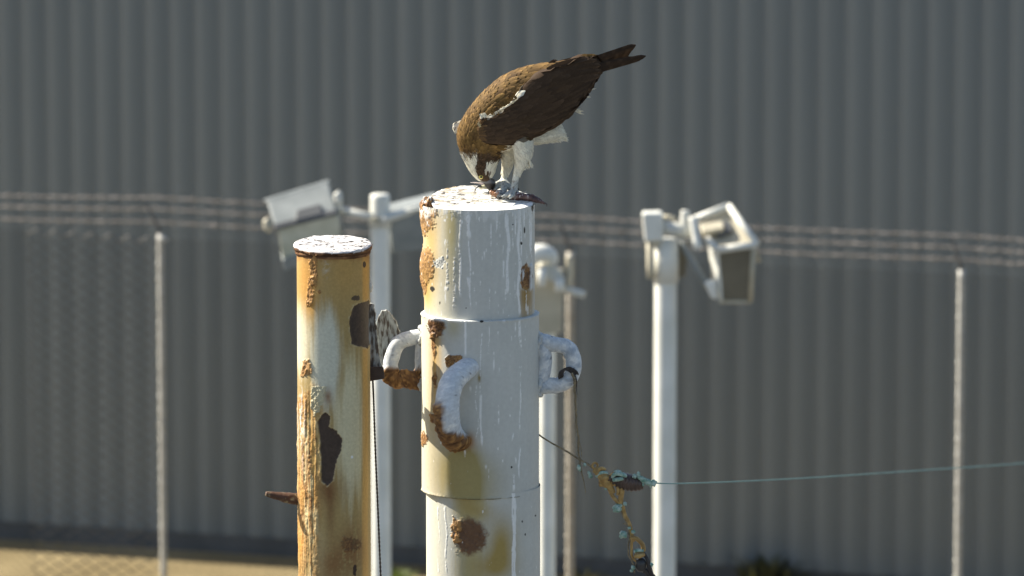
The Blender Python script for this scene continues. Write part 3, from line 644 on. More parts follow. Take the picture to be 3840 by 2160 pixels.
    eye([fpnt(-0.02, 1380) + Vector((0.028, 0, 0)), fpnt(0.012, 1382) + Vector((0.022, 0, 0)), fpnt(0.042, 1412) + Vector((0.006, 0, 0)), fpnt(0.062, 1460), fpnt(0.070, 1520), fpnt(0.062, 1580), fpnt(0.036, 1625), fpnt(0.008, 1648), fpnt(-0.012, 1652)], np.interp(np.linspace(0, 1, 90), [0, 0.25, 0.6, 0.85, 1], [0.021, 0.027, 0.028, 0.025, 0.021]), False, lambda p: np.clip(sst(p.y - 1608 + 18 * p.n1 + 0.25 * (1690 - p.x), 0, 18) + sst(1668 - p.x + 6 * p.n1, 0, 8) * sst(p.y, 1490, 1530), 0, 1), 'stout hook-shaped welded eye with a rusted lower end')
    return root
white_pile()

def rusty_pile():
    YL = -0.10; zt = zof(948, YL - 0.083); zb = zof(2230, YL); cx = P(1252, 1500, YL).x; r = 0.0826
    root = thing('rusted_pile', 'slimmer ochre steel pile streaked with rust under a white-crusted lid', 'pile', (cx, YL, 0.0))
    th = thetas(230, 40)
    zs = np.concatenate([[-0.3, 0.0, 1.0, 2.0, 3.0, 3.5, zb - 0.05], np.linspace(zb, zt, 560)])
    V, N = pipe_grid(cx, YL, r, zs, th); p = Paint(V, np.array([0.36, 0.26, 0.105]))
    p.c *= (1 + 0.14 * p.big + 0.10 * p.n3)[:, None]
    G_ = np.array([0.55, 0.56, 0.46])
    p.lay(G_, 0.95 * sst(1 - np.hypot((p.x - 1222) / 74, (p.y - 1340) / 250) + 0.25 * p.n3, 0.0, 0.5))
    p.lay(np.array([0.64, 0.59, 0.39]), 0.85 * sst(1 - np.hypot((p.x - 1312) / 70, (p.y - 1610) / 360) + 0.3 * p.n3, 0.0, 0.6))
    p.lay(np.array([0.55, 0.31, 0.08]), 0.75 * sst(np.exp(-((p.x - 1370) / 16) ** 2) + 0.2 * p.n3, 0.4, 0.9) + 0.5 * p.soft(1300, 1010, 70, 130))
    p.lay(np.array([0.44, 0.37, 0.20]), 0.6 * p.soft(1200, 2080, 30, 90))
    p.lay(CREAM, 0.85 * sst(1 - np.hypot((p.x - 1130) / 46, (p.y - 1270) / 190) + 0.3 * p.n3, 0.0, 0.6))
    # orange edge and scabbed strip down the left
    p.lay(np.array([0.56, 0.29, 0.07]), np.clip(0.9 * p.soft(1150, 1030, 40, 120) + 0.55 * p.soft(1165, 1130, 20, 60), 0, 1))
    L = np.exp(-((p.x - 1152) / (46 + 10 * p.n1)) ** 4) * sst(p.y + 60 * p.n1, 1430, 1520) * (1 - sst(p.y, 1960, 2040) * 0.3)
    p.rust(np.clip(L, 0, 1) * sst(p.n3 + 0.6 * p.n1, -0.6, 0.1), 0.0020, 0.32); p.d += L * 0.0024 * p.n3; p.lay(np.array([0.60, 0.50, 0.27]), L * 0.8 * sst(fbm(V * np.array([90, 90, 22]), 3, 83), 0.0, 0.35)); p.lay(np.array([0.56, 0.30, 0.075]), 0.5 * L * sst(fbm(V * np.array([70, 70, 14]), 3, 85), -0.1, 0.3))
    p.lay(np.array([0.52, 0.36, 0.12]), 0.55 * p.soft(1190, 1680, 22, 130) * sst(p.n2, -0.4, 0.4)); p.lay(WHITE * 0.85, np.clip(p.soft(1132, 1590, 14, 120) * sst(p.n3 + p.n2 * .5, -0.1, 0.3), 0, 1))
    for a in ((1178, 1020, 16, 70), (1165, 1090, 16, 50), (1160, 1135, 12, 16), (1198, 1095, 7, 10), (1152, 1385, 18, 30), (1140, 1395, 12, 20)): p.rust(p.blob(*a, 0.9) * 0.85, 0.003, 0.3)
    m = p.poly([(1170, 1450), (1222, 1446), (1224, 1480), (1200, 1540), (1180, 1560), (1165, 1520)], 6); p.lay(np.array([0.46, 0.44, 0.30]), m * 0.8); p.d += m * 0.003 * (0.4 + p.n2)
    p.lay(np.array([0.20, 0.09, 0.03]), 0.8 * p.soft(1230, 1488, 14, 30))
    p.lay(np.array([0.19, 0.095, 0.035]), np.clip(0.75 * p.soft(1225, 1835, 34, 50) + 0.6 * p.soft(1240, 1920, 18, 100) + 0.2 * p.soft(1290, 1840, 50, 50), 0, 1))
    p.lay(np.array([0.23, 0.115, 0.042]), np.clip(0.95 * p.soft(1320, 2060, 50, 90) + 0.8 * p.soft(1245, 2120, 45, 70), 0, 1) * sst(p.n3 + p.n2 * 0.7, -0.8, 0.0))
    m = p.blob(1318, 2040, 34, 30, 0.8); p.rust(m * 0.7, 0.002, -0.25)
    p.lay(np.array([0.55, 0.25, 0.05]), 0.9 * p.soft(1128, 2030, 16, 60) * (0.8 + 0.5 * p.n3))
    # bare dark steel where the coating has come away
    for pts in ([(1326, 1150), (1345, 1140), (1385, 1126), (1396, 1180), (1398, 1270), (1378, 1306), (1350, 1300), (1318, 1290), (1316, 1255), (1310, 1215), (1318, 1170)],
                [(1222, 1548), (1238, 1560), (1234, 1600), (1262, 1618), (1284, 1645), (1278, 1690), (1262, 1730), (1250, 1800), (1228, 1822), (1206, 1800), (1204, 1700), (1196, 1620), (1192, 1580), (1210, 1556)]):
        m = p.poly(pts, 5, 2.0); e_ = p.poly(pts, 5, 9.0); p.lay(np.array([0.56, 0.47, 0.28]), 2.4 * e_ * (1 - e_) * sst(p.n2, -0.2, 0.3)); p.d += 0.0012 * 4 * e_ * (1 - e_); p.lay(BARE * (1.0), m); p.c *= (1 + 0.35 * m * p.n2)[:, None]; p.d -= m * 0.0026
    p.lay(np.array([0.06, 0.04, 0.03]), p.blob(1366, 992, 7, 13, 0.4)); p.lay(BARE, p.blob(1336, 1118, 14, 10, 1.3) * 0.9); p.lay(np.array([0.05, 0.03, 0.02]), p.blob(1332, 2140, 8, 26, 0.7))
    p.lay(WHITE, p.blob(1320, 1714, 5, 6, 0.1)); p.lay(np.array([0.55, 0.5, 0.42]), 0.6 * p.soft(1222, 1000, 12, 40) * sst(p.n2, -0.1, 0.4))
    p.lay(np.array([0.30, 0.15, 0.05]), 0.7 * sst(990 - p.y + 26 * p.n3, 0, 30))
    # one hairline split near the yard end of the coating
    V, c = p.fin(); V = V + N * p.d[:, None]
    ob('pipe', np_mesh('pipe', rel(V, root), grid_faces(len(zs), len(th), True), c), MT['rusted'], root)
    # layered lid
    th = np.linspace(-math.pi, math.pi, 240, endpoint=False)
    prof = [(0.97, -0.018), (1.0, -0.017), (1.03, -0.014), (1.045, -0.011), (1.030, -0.0085), (1.055, -0.006), (1.045, -0.0035), (1.07, -0.001), (1.06, 0.0015), (1.08, 0.004), (1.07, 0.0065), (1.035, 0.0086)] + [(q, 0.009) for q in np.linspace(1.0, 0.0, 34)]
    Vs = []
    for q, h in prof: Vs.append(np.stack([q * r * np.sin(th), -q * r * np.cos(th), np.full(len(th), h)], 1))
    V = np.concatenate(Vs); Q = V.copy(); rq = np.hypot(V[:, 0], V[:, 1]) / r; isr = V[:, 2] < 0.0089
    nn = fbm(Q * np.array([40, 40, 300]), 4, 13)
    V[:, 2] += np.where(isr, 0.0030 * fbm(Q * np.array([45, 45, 90]), 3, 14), 0) + (~isr) * (0.0030 * fbm(Q * 45, 4, 14) + 0.0022 * fbm(Q * 200, 3, 17)) + 0.16 * (V[:, 1]) * (~isr | (V[:, 2] > -0.003)) * 0.55 + 0.002
    V[:, :2] *= (1 + np.where(isr | (rq > 0.98), 0.030 * nn + 0.030 * fbm(Q * 25, 3, 19), 0))[:, None]
    cc = np.tile(np.array([0.62, 0.60, 0.59]), (len(V), 1)); sp = fbm(Q * np.array([75, 170, 50]), 3, 23)
    cc = mix(cc, np.array([0.07, 0.065, 0.06]), (~isr) * sst(sp, 0.16, 0.27)); cc = mix(cc, np.array([0.33, 0.31, 0.30]), (~isr) * sst(fbm(Q * 60, 3, 27), 0.0, 0.4) * 0.7)
    rim = mix(np.tile(RUST_D * 1.2, (len(V), 1)), np.array([0.30, 0.16, 0.08]), sst(nn, -0.2, 0.5))
    cc = np.where((isr & (Q[:, 2] < 0.005 + 0.003 * nn))[:, None], rim, cc)
    ob('crusted_lid', np_mesh('crusted_lid', V + np.array([0, 0, zt]), grid_faces(len(prof), len(th), True), cc), MT['guano'], root)
    # tapered spike on the left
    def spine(name, pts, rads, flat, colr, c2, mt='rusted', n=40, seg=20, ns=90, label=None):
        A = resample([list(q) for q in pts], n); rr = np.interp(np.linspace(0, 1, n), np.linspace(0, 1, len(rads)), rads)
        V, Fc = tube(A, rr, seg, flat=flat); k = fbm(V * ns, 3, 51)
        ctr = np.vstack([A[np.repeat(np.arange(n), seg)], A[:1], A[-1:]]); V = ctr + (V - ctr) * (1 + 0.16 * k)[:, None]
        cc = mix(np.tile(np.array(colr), (len(V), 1)), np.array(c2), sst(fbm(V * ns * 1.4, 3, 57), 0.0, 0.45))
        return ob(name, np_mesh(name, rel(V, root), Fc, cc), MT[mt], root)
    spine('spike', [P(1130, 1872, YL), P(1085, 1868, YL - 0.005), P(1040, 1860, YL - 0.01), P(996, 1852, YL - 0.015)], [0.0175, 0.0160, 0.0120, 0.0065], 0.8, (0.085, 0.045, 0.028), (0.30, 0.26, 0.15))
    # dark lug on the right that meets the white pile's eye
    me = hexa_mesh('lug', [P(1372, 1376, -0.085) - root.location, P(1438, 1374, -0.085) - root.location, P(1443, 1420, -0.085) - root.location, P(1374, 1432, -0.085) - root.location,
                           P(1372, 1376, -0.005) - root.location, P(1438, 1374, -0.005) - root.location, P(1443, 1420, -0.005) - root.location, P(1374, 1432, -0.005) - root.location], 0.003)
    ob('lug', me, MT['bare'], root)
    # flaking paddle-shaped pad-eyes behind the pile
    def plate(pts, y, thick, parent=root, name='pad_eye'):
        bm = bmesh.new(); A = resample([list(P(a, b, y)) for a, b in pts] + [list(P(pts[0][0], pts[0][1], y))], 90)[:-1]; A = A + np.stack([fbm(A * 110 + q, 3, q) for q in (1, 2, 3)], 1) * np.array([0.0045, 0, 0.0045])
        vs_ = [bm.verts.new(Vector(q) - root.location) for q in A]; f = bm.faces.new(vs_)
        r_ = bmesh.ops.extrude_face_region(bm, geom=[f]); bmesh.ops.translate(bm, vec=(0, thick, 0), verts=[g for g in r_['geom'] if isinstance(g, bmesh.types.BMVert)])
        bmesh.ops.recalc_face_normals(bm, faces=bm.faces)
        ed = [e for e in bm.edges if len(e.link_faces) == 2 and e.calc_face_angle(0) > 1.0]
        bmesh.ops.bevel(bm, geom=ed, offset=0.0012, segments=1, affect='EDGES', profile=0.5)
        return ob(name, bm_mesh(name, bm), MT['flake'], parent)
    plate([(1414, 1300), (1410, 1230), (1420, 1184), (1436, 1164), (1456, 1166), (1478, 1190), (1492, 1222), (1500, 1252), (1496, 1290), (1480, 1330), (1462, 1370), (1446, 1400), (1400, 1404), (1400, 1350)], 0.030, 0.015)
    plate([(1340, 1150), (1396, 1138), (1406, 1170), (1412, 1230), (1420, 1300), (1430, 1396), (1384, 1402), (1340, 1300)], -0.040, 0.012)
    V, Fc = tube(np.array([list(P(1384, 1388, -0.06)), list(P(1418, 1390, 0.036))]), 0.006, 12); ob('bolt', np_mesh('bolt', rel(V, root), Fc), MT['bare'], root)
    V, Fc = tube(np.array([list(P(1386, 1060, YL)), list(P(1387, 1070, YL)), list(P(1389, 1080, YL)), list(P(1388, 1096, YL))]), [0.004, 0.0062, 0.0062, 0.003], 12)
    ob('bolt_head', np_mesh('bolt_head', rel(V, root), Fc), MT['galv'], root)
MT['bare'] = mat_noise('bare_brown_steel', (0.055, 0.036, 0.027), (0.085, 0.056, 0.04), scale=60, rough=0.75, bump=0.4, bscale=180)
def flake_mat():
    m, n, l, b = mat_new('flaking_white_paint'); tc = n.new('ShaderNodeTexCoord')
    mp = n.new('ShaderNodeMapping'); mp.inputs['Scale'].default_value = (1, 1, 0.3); mp.inputs['Rotation'].default_value = (0, 0.35, 0); l.new(tc.outputs['Object'], mp.inputs['Vector'])
    t = n.new('ShaderNodeTexNoise'); t.inputs['Scale'].default_value = 130; t.inputs['Detail'].default_value = 6; l.new(mp.outputs[0], t.inputs['Vector'])
    r = n.new('ShaderNodeValToRGB'); e = r.color_ramp.elements; e[0].position = 0.40; e[0].color = (0.10, 0.08, 0.062, 1); e[1].position = 0.53; e[1].color = (0.36, 0.38, 0.36, 1)
    e2 = r.color_ramp.elements.new(0.7); e2.color = (0.52, 0.56, 0.55, 1)
    l.new(t.outputs['Fac'], r.inputs['Fac']); l.new(r.outputs[0], b.inputs['Base Color']); b.inputs['Roughness'].default_value = 0.7
    bp = n.new('ShaderNodeBump'); bp.inputs['Strength'].default_value = 0.6; bp.inputs['Distance'].default_value = 0.002; l.new(t.outputs['Fac'], bp.inputs['Height']); l.new(bp.outputs[0], b.inputs['Normal'])
    return m
MT['flake'] = flake_mat()
rusty_pile()
# ------------------------------------------------------------------ osprey
BY = 0.035                                   # depth of the bird's middle plane
BS = MPP / 2.195                             # one bird unit (bu) in metres
def B(cx, cy, dy=0.0): return P(1640 + cx / 2.195, 140 + cy / 2.195, BY + dy)
def bproj(V):
    x, y = proj(V); return (x - 1640) * 2.195, (y - 140) * 2.195
def loft(st, seg=28, n=60, ymid=0.0):
    """st: (topx, topy, botx, boty, halfwidth_bu, ycentre) sections, blended smoothly"""
    A = resample([list(s) for s in st], n); V = []
    th = np.linspace(0, 2 * math.pi, seg, endpoint=False)
    for a in A:
        t = np.array(B(a[0], a[1], a[5] + ymid)); b = np.array(B(a[2], a[3], a[5] + ymid)); c = (t + b) / 2; u = (t - b) / 2
        V.append(c + np.cos(th)[:, None] * u + np.sin(th)[:, None] * np.array([0, a[4] * BS, 0]))
    V = np.concatenate(V); L = (n - 1) * seg; c = np.arange(seg); c2 = (c + 1) % seg
    V = np.vstack([V, V[:seg].mean(0), V[L:L + seg].mean(0)])
    caps = np.vstack([np.stack([np.full(seg, len(V) - 2), c2, c], -1), np.stack([np.full(seg, len(V) - 1), L + c, L + c2], -1)])
    return V, [grid_faces(n, seg, True), caps]
def btube(pts, rads, n=30, seg=14):
    A = resample([list(B(*p)) for p in pts], n); r = np.interp(np.linspace(0, 1, n), np.linspace(0, 1, len(rads)), rads) * BS
    return tube(A, r, seg)
def remesh(V, Fc, voxel, it):
    me = np_mesh('tmp', V, Fc); o = bpy.data.objects.new('tmp', me); col.objects.link(o)
    m = o.modifiers.new('r', 'REMESH'); m.mode = 'VOXEL'; m.voxel_size = voxel
    s = o.modifiers.new('s', 'SMOOTH'); s.factor = 0.5; s.iterations = it
    dg = bpy.context.evaluated_depsgraph_get(); e = o.evaluated_get(dg); m2 = e.to_mesh()
    V2 = np.empty(len(m2.vertices) * 3, np.float32); m2.vertices.foreach_get('co', V2); V2 = V2.reshape(-1, 3).astype(float)
    N2 = np.empty(len(m2.vertices) * 3, np.float32); m2.vertices.foreach_get('normal', N2); N2 = N2.reshape(-1, 3).astype(float)
    F2 = np.array([list(p.vertices) for p in m2.polygons if len(p.vertices) == 4]); F3 = np.array([list(p.vertices) for p in m2.polygons if len(p.vertices) == 3]).reshape(-1, 3)
    e.to_mesh_clear(); bpy.data.objects.remove(o); bpy.data.meshes.remove(me)
    return V2, N2, [f for f in (F2, F3) if len(f)]

BROWN = np.array([0.108, 0.062, 0.026]); GOLD = np.array([0.185, 0.110, 0.036]); DARK = np.array([0.058, 0.036, 0.021]); BLACK = np.array([0.012, 0.011, 0.010])
FW = np.array([0.78, 0.74, 0.61]); BUFF = np.array([0.55, 0.45, 0.26]); LEG = np.array([0.60, 0.60, 0.53]); FOOT = np.array([0.40, 0.42, 0.40])
def seg_d(x, y, pts):
    d = np.full(len(x), 1e9)
    for (x1, y1), (x2, y2) in zip(pts[:-1], pts[1:]):
        L = (x2 - x1) ** 2 + (y2 - y1) ** 2; t = np.clip(((x - x1) * (x2 - x1) + (y - y1) * (y2 - y1)) / L, 0, 1)
        d = np.minimum(d, np.hypot(x - x1 - t * (x2 - x1), y - y1 - t * (y2 - y1)))
    return d
def body_colour(V):
    x, y = bproj(V); k = fbm(V * 90, 3, 4); k2 = fbm(V * 240, 2, 5); n = len(V)
    c = np.tile(BROWN, (n, 1)); c = mix(c, GOLD, sst(k * 0.6 + 0.65, 0.25, 0.9))
    c = mix(c, DARK, sst(x + 0.5 * y, 900, 1150) * (y < 860) * 0.35)
    # pale belly, vent and thighs
    belly = (sst(y - (880 - 0.25 * (x - 520)) + 22 * k, 0, 16) * sst(x - 505 + 18 * k, 0, 14))
    belly = np.maximum(belly, sst(y - (1560 - 1.0 * x) + 14 * k, 0, 20) * (x > 640))
    c = mix(c, FW, belly); c = mix(c, BUFF, belly * 0.55 * np.exp(-(((x - 590) / 60) ** 2 + ((y - 985) / 50) ** 2)))
    c = mix(c, DARK * 1.6, belly * sst(k2 + 0.5 * k, 0.22, 0.4) * np.exp(-(((x - 570) / 60) ** 2 + ((y - 905) / 26) ** 2)))
    # head: white crown and throat, dark mask through the eye, streaked nape
    head = sst(y - (952 + 0.10 * (x - 200)) + 40 * k + 20 * k2, 0, 34) * (x < 520)
    hc = np.tile(FW, (n, 1))
    mask = sst(40 - seg_d(x, y, [(430, 860), (385, 960), (362, 1060), (364, 1150), (400, 1170)]) + 12 * k, 0, 12)
    mask = np.maximum(mask, sst(y - 880, 0, 20) * sst(1062 - y - 0.30 * np.abs(x - 440) + 14 * k, 0, 16) * sst(x - 325 + 10 * k, 0, 12))
    hc = mix(hc, DARK * 1.1, mask)
    nape = sst(1085 - y - 0.45 * (x - 200) + 40 * k + 20 * k2, 0, 50) * sst(k2 + 0.5 * k + 0.25, -0.1, 0.2) * (x < 350); hc = mix(hc, BROWN * 0.8, nape * 0.85)
    c = c * (1 - head[:, None]) + hc * head[:, None]
    # legs
    lg = sst(y - 1075 + 8 * k, 0, 40) * (x > 490); c = mix(c, LEG, lg); ft = sst(y - 1165 + 10 * k, 0, 26) * (x > 470); c = mix(c, FOOT, ft); c = mix(c, DARK * 2, ft * sst(k2, 0.1, 0.35) * 0.6)
    ft2 = sst(y - 1205, 0, 4) * (x < 470) * (x > 285); c = mix(c, np.array([0.44, 0.43, 0.30]), ft2)
    return np.clip(c, 0.01, 0.8)

def feather(L, Wd, nl=5, point=0.6):
    """flat feather, root at origin, along +u; returns (u, v, h) rows x 3 and per-vertex edge weight"""
    rows = []
    for i in range(nl):
        t = i / (nl - 1); w = Wd * (math.sin(math.pi * min(1, (t * 0.86 + 0.10))) ** point)
        if i == nl - 1: w *= 0.35
        rows.append((t * L, w))
    return rows
def lay_feathers(bv, spots, root, name, mat, lift=1.0):
    """spots: (pos, dir, length, width, colour, tip colour). Feathers follow the skin below them like shingles"""
    Vs = []; Fs = []; Cs = []; o = 0; nl = 5
    for pos, d, L, Wd, c, ct, rise in spots:
        h = bv.find_nearest(Vector(pos))
        if h[0] is None: continue
        p = h[0]; nrm = h[1]; d = Vector(d); d = (d - nrm * d.dot(nrm))
        if d.length < 1e-4: continue
        d.normalize(); rows = feather(L, Wd); cen = p.copy(); prev = 0.0
        for i, (u, w) in enumerate(rows):
            q = p if i == 0 else cen + d * (u - prev)
            h = bv.find_nearest(q); t = i / (nl - 1)
            if i and h[0] is not None and (h[0] - q).length < 0.008:
                q = h[0]; nn = h[1]; d = (d - nn * d.dot(nn)); d.normalize()
            else: nn = nrm
            cen = q.copy(); prev = u; sd = nn.cross(d); sd.normalize()
            base = q + nn * (0.0006 + lift * rise * t * t); e = nn * (-0.16 * w)
            Vs += [base - sd * w + e, base + nn * (0.10 * w), base + sd * w + e]
            ce = np.array(c) * (1 - t ** 3) + np.array(ct) * t ** 3; sh = np.array(c) * (1 - 0.12 * t)
            Cs += [np.array(c) * (0.35 if t < .5 else 0.1) + ce * (0.65 if t < .5 else 0.9), sh * (1 - t ** 4) + np.array(ct) * t ** 4, np.array(c) * (0.35 if t < .5 else 0.1) + ce * (0.65 if t < .5 else 0.9)]
        for i in range(nl - 1):
            for j in (0, 1): Fs.append((o + 3 * i + j, o + 3 * i + j + 1, o + 3 * i + j + 4, o + 3 * i + j + 3))
        o += 3 * nl
    V = np.array([list(v) for v in Vs]); 
    ob_ = ob(name, np_mesh(name, rel(V, root), np.array(Fs), np.array(Cs)), mat, root); return ob_
def flow(x, y, ctrl):
    w = 1 / ((x[:, None] - ctrl[None, :, 0]) ** 2 + (y[:, None] - ctrl[None, :, 1]) ** 2 + 900) ** 1.5
    dx = (w * ctrl[None, :, 2]).sum(1); dy = (w * ctrl[None, :, 3]).sum(1); n = np.hypot(dx, dy); return dx / n, dy / n
def thin(pts, order, rad):
    """keep points at least rad apart (rad per point)"""
    cell = {}; keep = []
    for i in order:
        r = rad[i]; key = tuple((pts[i] // 0.02).astype(int)); ok = True
        for a in (-1, 0, 1):
            for b_ in (-1, 0, 1):
                for c in (-1, 0, 1):
                    for j in cell.get((key[0] + a, key[1] + b_, key[2] + c), ()):
                        if (pts[i][0] - pts[j][0]) ** 2 + (pts[i][1] - pts[j][1]) ** 2 + (pts[i][2] - pts[j][2]) ** 2 < r * r: ok = False; break
                    if not ok: break
                if not ok: break
            if not ok: break
        if ok: keep.append(i); cell.setdefault(key, []).append(i)
    return keep

MT['feather'] = mat_attr('feather', rough=0.72, var=0.16, vscale=260, bump=0.25, bscale=500, spec=0.15, sheen=0.0, bdist=0.0006, transl=0.12)
MT['skin'] = mat_attr('bird_body', rough=0.75, var=0.18, vscale=300, bump=0.4, bscale=500, spec=0.2, bdist=0.001)
MT['horn'] = mat_noise('black_horn', (0.012, 0.011, 0.011), (0.03, 0.028, 0.028), scale=80, rough=0.3, bump=0.1, bscale=200, spec=0.5)
MT['iris'] = mat_noise('yellow_iris', (0.55, 0.42, 0.06), (0.70, 0.58, 0.16), scale=400, rough=0.2, bump=0, spec=0.6)
MT['pupil'] = mat_noise('pupil', (0.005, 0.005, 0.005), (0.006, 0.006, 0.006), scale=10, rough=0.08, bump=0, spec=0.7)

def osprey():
    foot = B(600, 1300); root = thing('osprey', 'brown and white osprey bent over with tail raised, tearing at a fish on the pile', 'bird', foot)
    torso = loft([(1345, 200, 1350, 275, 30, 0), (1300, 165, 1310, 330, 62, 0), (1215, 165, 1215, 430, 100, 0), (1060, 195, 1110, 580, 140, 0), (900, 212, 990, 715, 165, 0), (720, 245, 850, 810, 178, 0), (545, 315, 700, 870, 182, 0), (395, 435, 590, 930, 178, 0),
                  (268, 580, 530, 950, 165, 0), (185, 720, 515, 940, 150, 0), (165, 830, 520, 950, 132, 0), (180, 905, 515, 990, 112, 0.0), (205, 975, 500, 1020, 98, 0), (240, 1050, 484, 1060, 90, 0), (275, 1110, 470, 1115, 80, 0), (312, 1160, 450, 1160, 62, 0), (345, 1185, 430, 1185, 36, 0)], n=90)
    vent = loft([(700, 800, 760, 880, 90, 0), (820, 740, 830, 880, 95, 0), (930, 700, 900, 868, 80, 0), (1000, 690, 990, 850, 60, 0), (1040, 760, 1050, 845, 30, 0), (1058, 810, 1062, 835, 8, 0)], n=40)
    near, far = -0.030, 0.026
    parts = [torso, vent]
    parts.append(btube([(690, 830, near), (705, 900, near), (712, 970, near), (716, 1030, near)], [95, 85, 72, 40]))
    parts.append(btube([(690, 960, near), (690, 1030, near), (668, 1090, near), (648, 1150, near), (636, 1210, near), (632, 1255, near)], [60, 52, 34, 27, 28, 33]))
    parts.append(btube([(570, 880, far), (580, 960, far), (580, 1020, far), (570, 1080, far), (552, 1140, far), (545, 1180, far)], [72, 62, 50, 38, 26, 28]))
    # toes of both feet
    def toe(pts, r0=22, r1=13): parts.append(btube(pts, [r0, r0 * 0.86, r0 * 0.95, r1 * 1.1, r1], 26, 12))
    toe([(545, 1180, far), (520, 1205, far - 0.01), (490, 1235, far - 0.02), (470, 1262, far - 0.03)], 30, 15)
    toe([(545, 1185, far), (550, 1225, 0.0), (545, 1265, -0.018), (530, 1300, -0.03)], 34, 16)
    toe([(548, 1180, far), (580, 1215, 0.01), (600, 1250, 0.0), (605, 1290, -0.01)], 28, 16)
    toe([(545, 1180, far), (470, 1215, far), (410, 1228, far), (362, 1232, far), (345, 1232, far)], 24, 13)
    toe([(632, 1255, near), (600, 1280, near - 0.01), (565, 1300, near - 0.02), (530, 1318, near - 0.024)], 26, 13)
    toe([(632, 1255, near), (618, 1290, near - 0.02), (600, 1312, near - 0.035), (585, 1325, near - 0.04)], 24, 13)
    toe([(632, 1252, near), (650, 1270, near + 0.02), (660, 1280, near + 0.03), (668, 1285, near + 0.035)], 22, 12)
    V, Fc = join(parts); V, N, Fc = remesh(V, Fc, 0.0017, 5)
    c = body_colour(V)
    body = ob('body', np_mesh('body', rel(V, root), Fc, c), MT['skin'], root)
    bv = BVHTree.FromPolygons([Vector(v) for v in V], [list(map(int, f)) for fl in Fc for f in fl])
    # contour feathers
    x, y = bproj(V)
    ctrl = np.array([(330, 1150, -0.3, -1), (260, 1080, -0.5, -1), (380, 1080, 0.0, -1), (440, 1080, 0.2, -1), (230, 980, -0.45, -1), (350, 960, -0.1, -1), (190, 860, 0.05, -1), (200, 740, 0.35, -1), (300, 600, 0.6, -0.85), (420, 460, 0.8, -0.6), (600, 330, 0.9, -0.42), (850, 230, 1, -0.25), (1200, 200, 1, -0.3),
                     (350, 800, 0.5, -0.7), (450, 700, 0.8, -0.5), (480, 930, 0.75, 0.15), (600, 920, 0.8, 0.5), (700, 980, 0.35, 1), (700, 1060, 0.05, 1), (570, 1020, 0.1, 1), (800, 850, 1, 0.1), (950, 800, 1, 0.1), (1000, 600, 1, -0.5), (1250, 350, 1, -0.6)], float)
    fx, fy = flow(x, y, ctrl)
    ok = ~(x > 1215) & ~((y > 1085) & (x > 480)) & ~((y > 1150) & (x < 480)) & ~((y > 1195))
    idx = np.where(ok)[0]; order = RNG.permutation(idx)
    white = c.mean(1) > 0.35
    head = (y > 960) & (x < 520)
    size = np.where(head, 0.0075, np.where(white, 0.011, np.where(x < 330, 0.0105, np.where(x < 450, 0.0135, np.where(x < 700, 0.018, 0.024)))))
    rad = size * np.where(white, 0.42, 0.46)
    keep = thin(V, order, rad)
    spots = []; fluff = []; right = Vector((1, 0, 0)); upv = UPV
    for i in keep:
        d = right * fx[i] - UPV * fy[i] + Vector((0, random.uniform(-0.15, 0.15), 0)); L = size[i] * random.uniform(1.2, 1.9); w = size[i] * random.uniform(0.34, 0.46)
        ci = c[i] * (random.uniform(0.82, 1.15) if white[i] else random.choice((0.72, 0.85, 0.95, 1.0, 1.1, 1.22)))
        if white[i]: tip = ci; rise = 0.0016; w *= 0.7; L *= 1.2
        else: tip = ci * random.choice((1.05, 1.2, 1.5, 2.1)) + np.array([0.012, 0.008, 0.003]); rise = random.uniform(0.0010, 0.0030)
        spots.append((V[i] + N[i] * 0.0, d, L, w, ci, np.clip(tip, 0, 0.8), rise))
    lay_feathers(bv, spots, root, 'contour_feathers', MT['feather'])['kind'] = 'stuff'
    # ragged tufts: crest, nape, thigh edge, vent edge
    tufts = []
    def tuft(x0, y0, x1, y1, n, ang, L, w, cc, dy=(-0.02, 0.02), jit=0.3):
        if np.mean(cc) > 0.4: n = int(n * 2.2); w = w * 0.5
        for k in range(n):
            t = random.random(); px_, py_ = x0 + (x1 - x0) * t, y0 + (y1 - y0) * t; a = ang + random.uniform(-jit, jit)
            p0 = np.array(B(px_, py_, random.uniform(*dy))); d = np.array(right) * math.cos(a) - np.array(UPV) * math.sin(a); Ls = L * random.uniform(0.6, 1.15) * BS; ww = w * BS * random.uniform(0.7, 1.2)
            sd = np.cross(d, [0, 1, 0]) * 0.8 + np.array([0, 0.6, 0]) * random.uniform(-1, 1); sd /= np.linalg.norm(sd); cc_ = np.array(cc) * random.uniform(0.8, 1.1); q = [p0 - d * Ls * 0.3, p0 + d * Ls * 0.35, p0 + d * Ls * 0.7 + [0, 0, -0.0006], p0 + d * Ls]
            tufts.append((np.array([q[0] - sd * ww * .6, q[0] + sd * ww * .6, q[1] - sd * ww, q[1] + sd * ww, q[2] - sd * ww * .7, q[2] + sd * ww * .7, q[3] - sd * ww * .08, q[3] + sd * ww * .08]), np.tile(cc_, (8, 1))))
    U = -math.pi / 2
    tuft(215, 985, 262, 1060, 16, U - 0.65, 52, 6, FW, (-0.025, 0.015)); tuft(235, 960, 290, 1010, 14, U - 0.3, 50, 6, BROWN, (-0.03, 0.01)); tuft(250, 1000, 310, 1040, 14, U - 0.35, 46, 6, FW, (-0.03, -0.01))
    tuft(210, 900, 330, 930, 16, U - 0.1, 44, 7, GOLD * 1.6, (-0.03, 0.0)); tuft(440, 985, 510, 940, 26, 0.5, 38, 4, DARK, (-0.028, 0.0), 0.25); tuft(400, 1035, 470, 1005, 14, 0.9, 30, 4, DARK * 1.3, (-0.024, 0.0), 0.25)
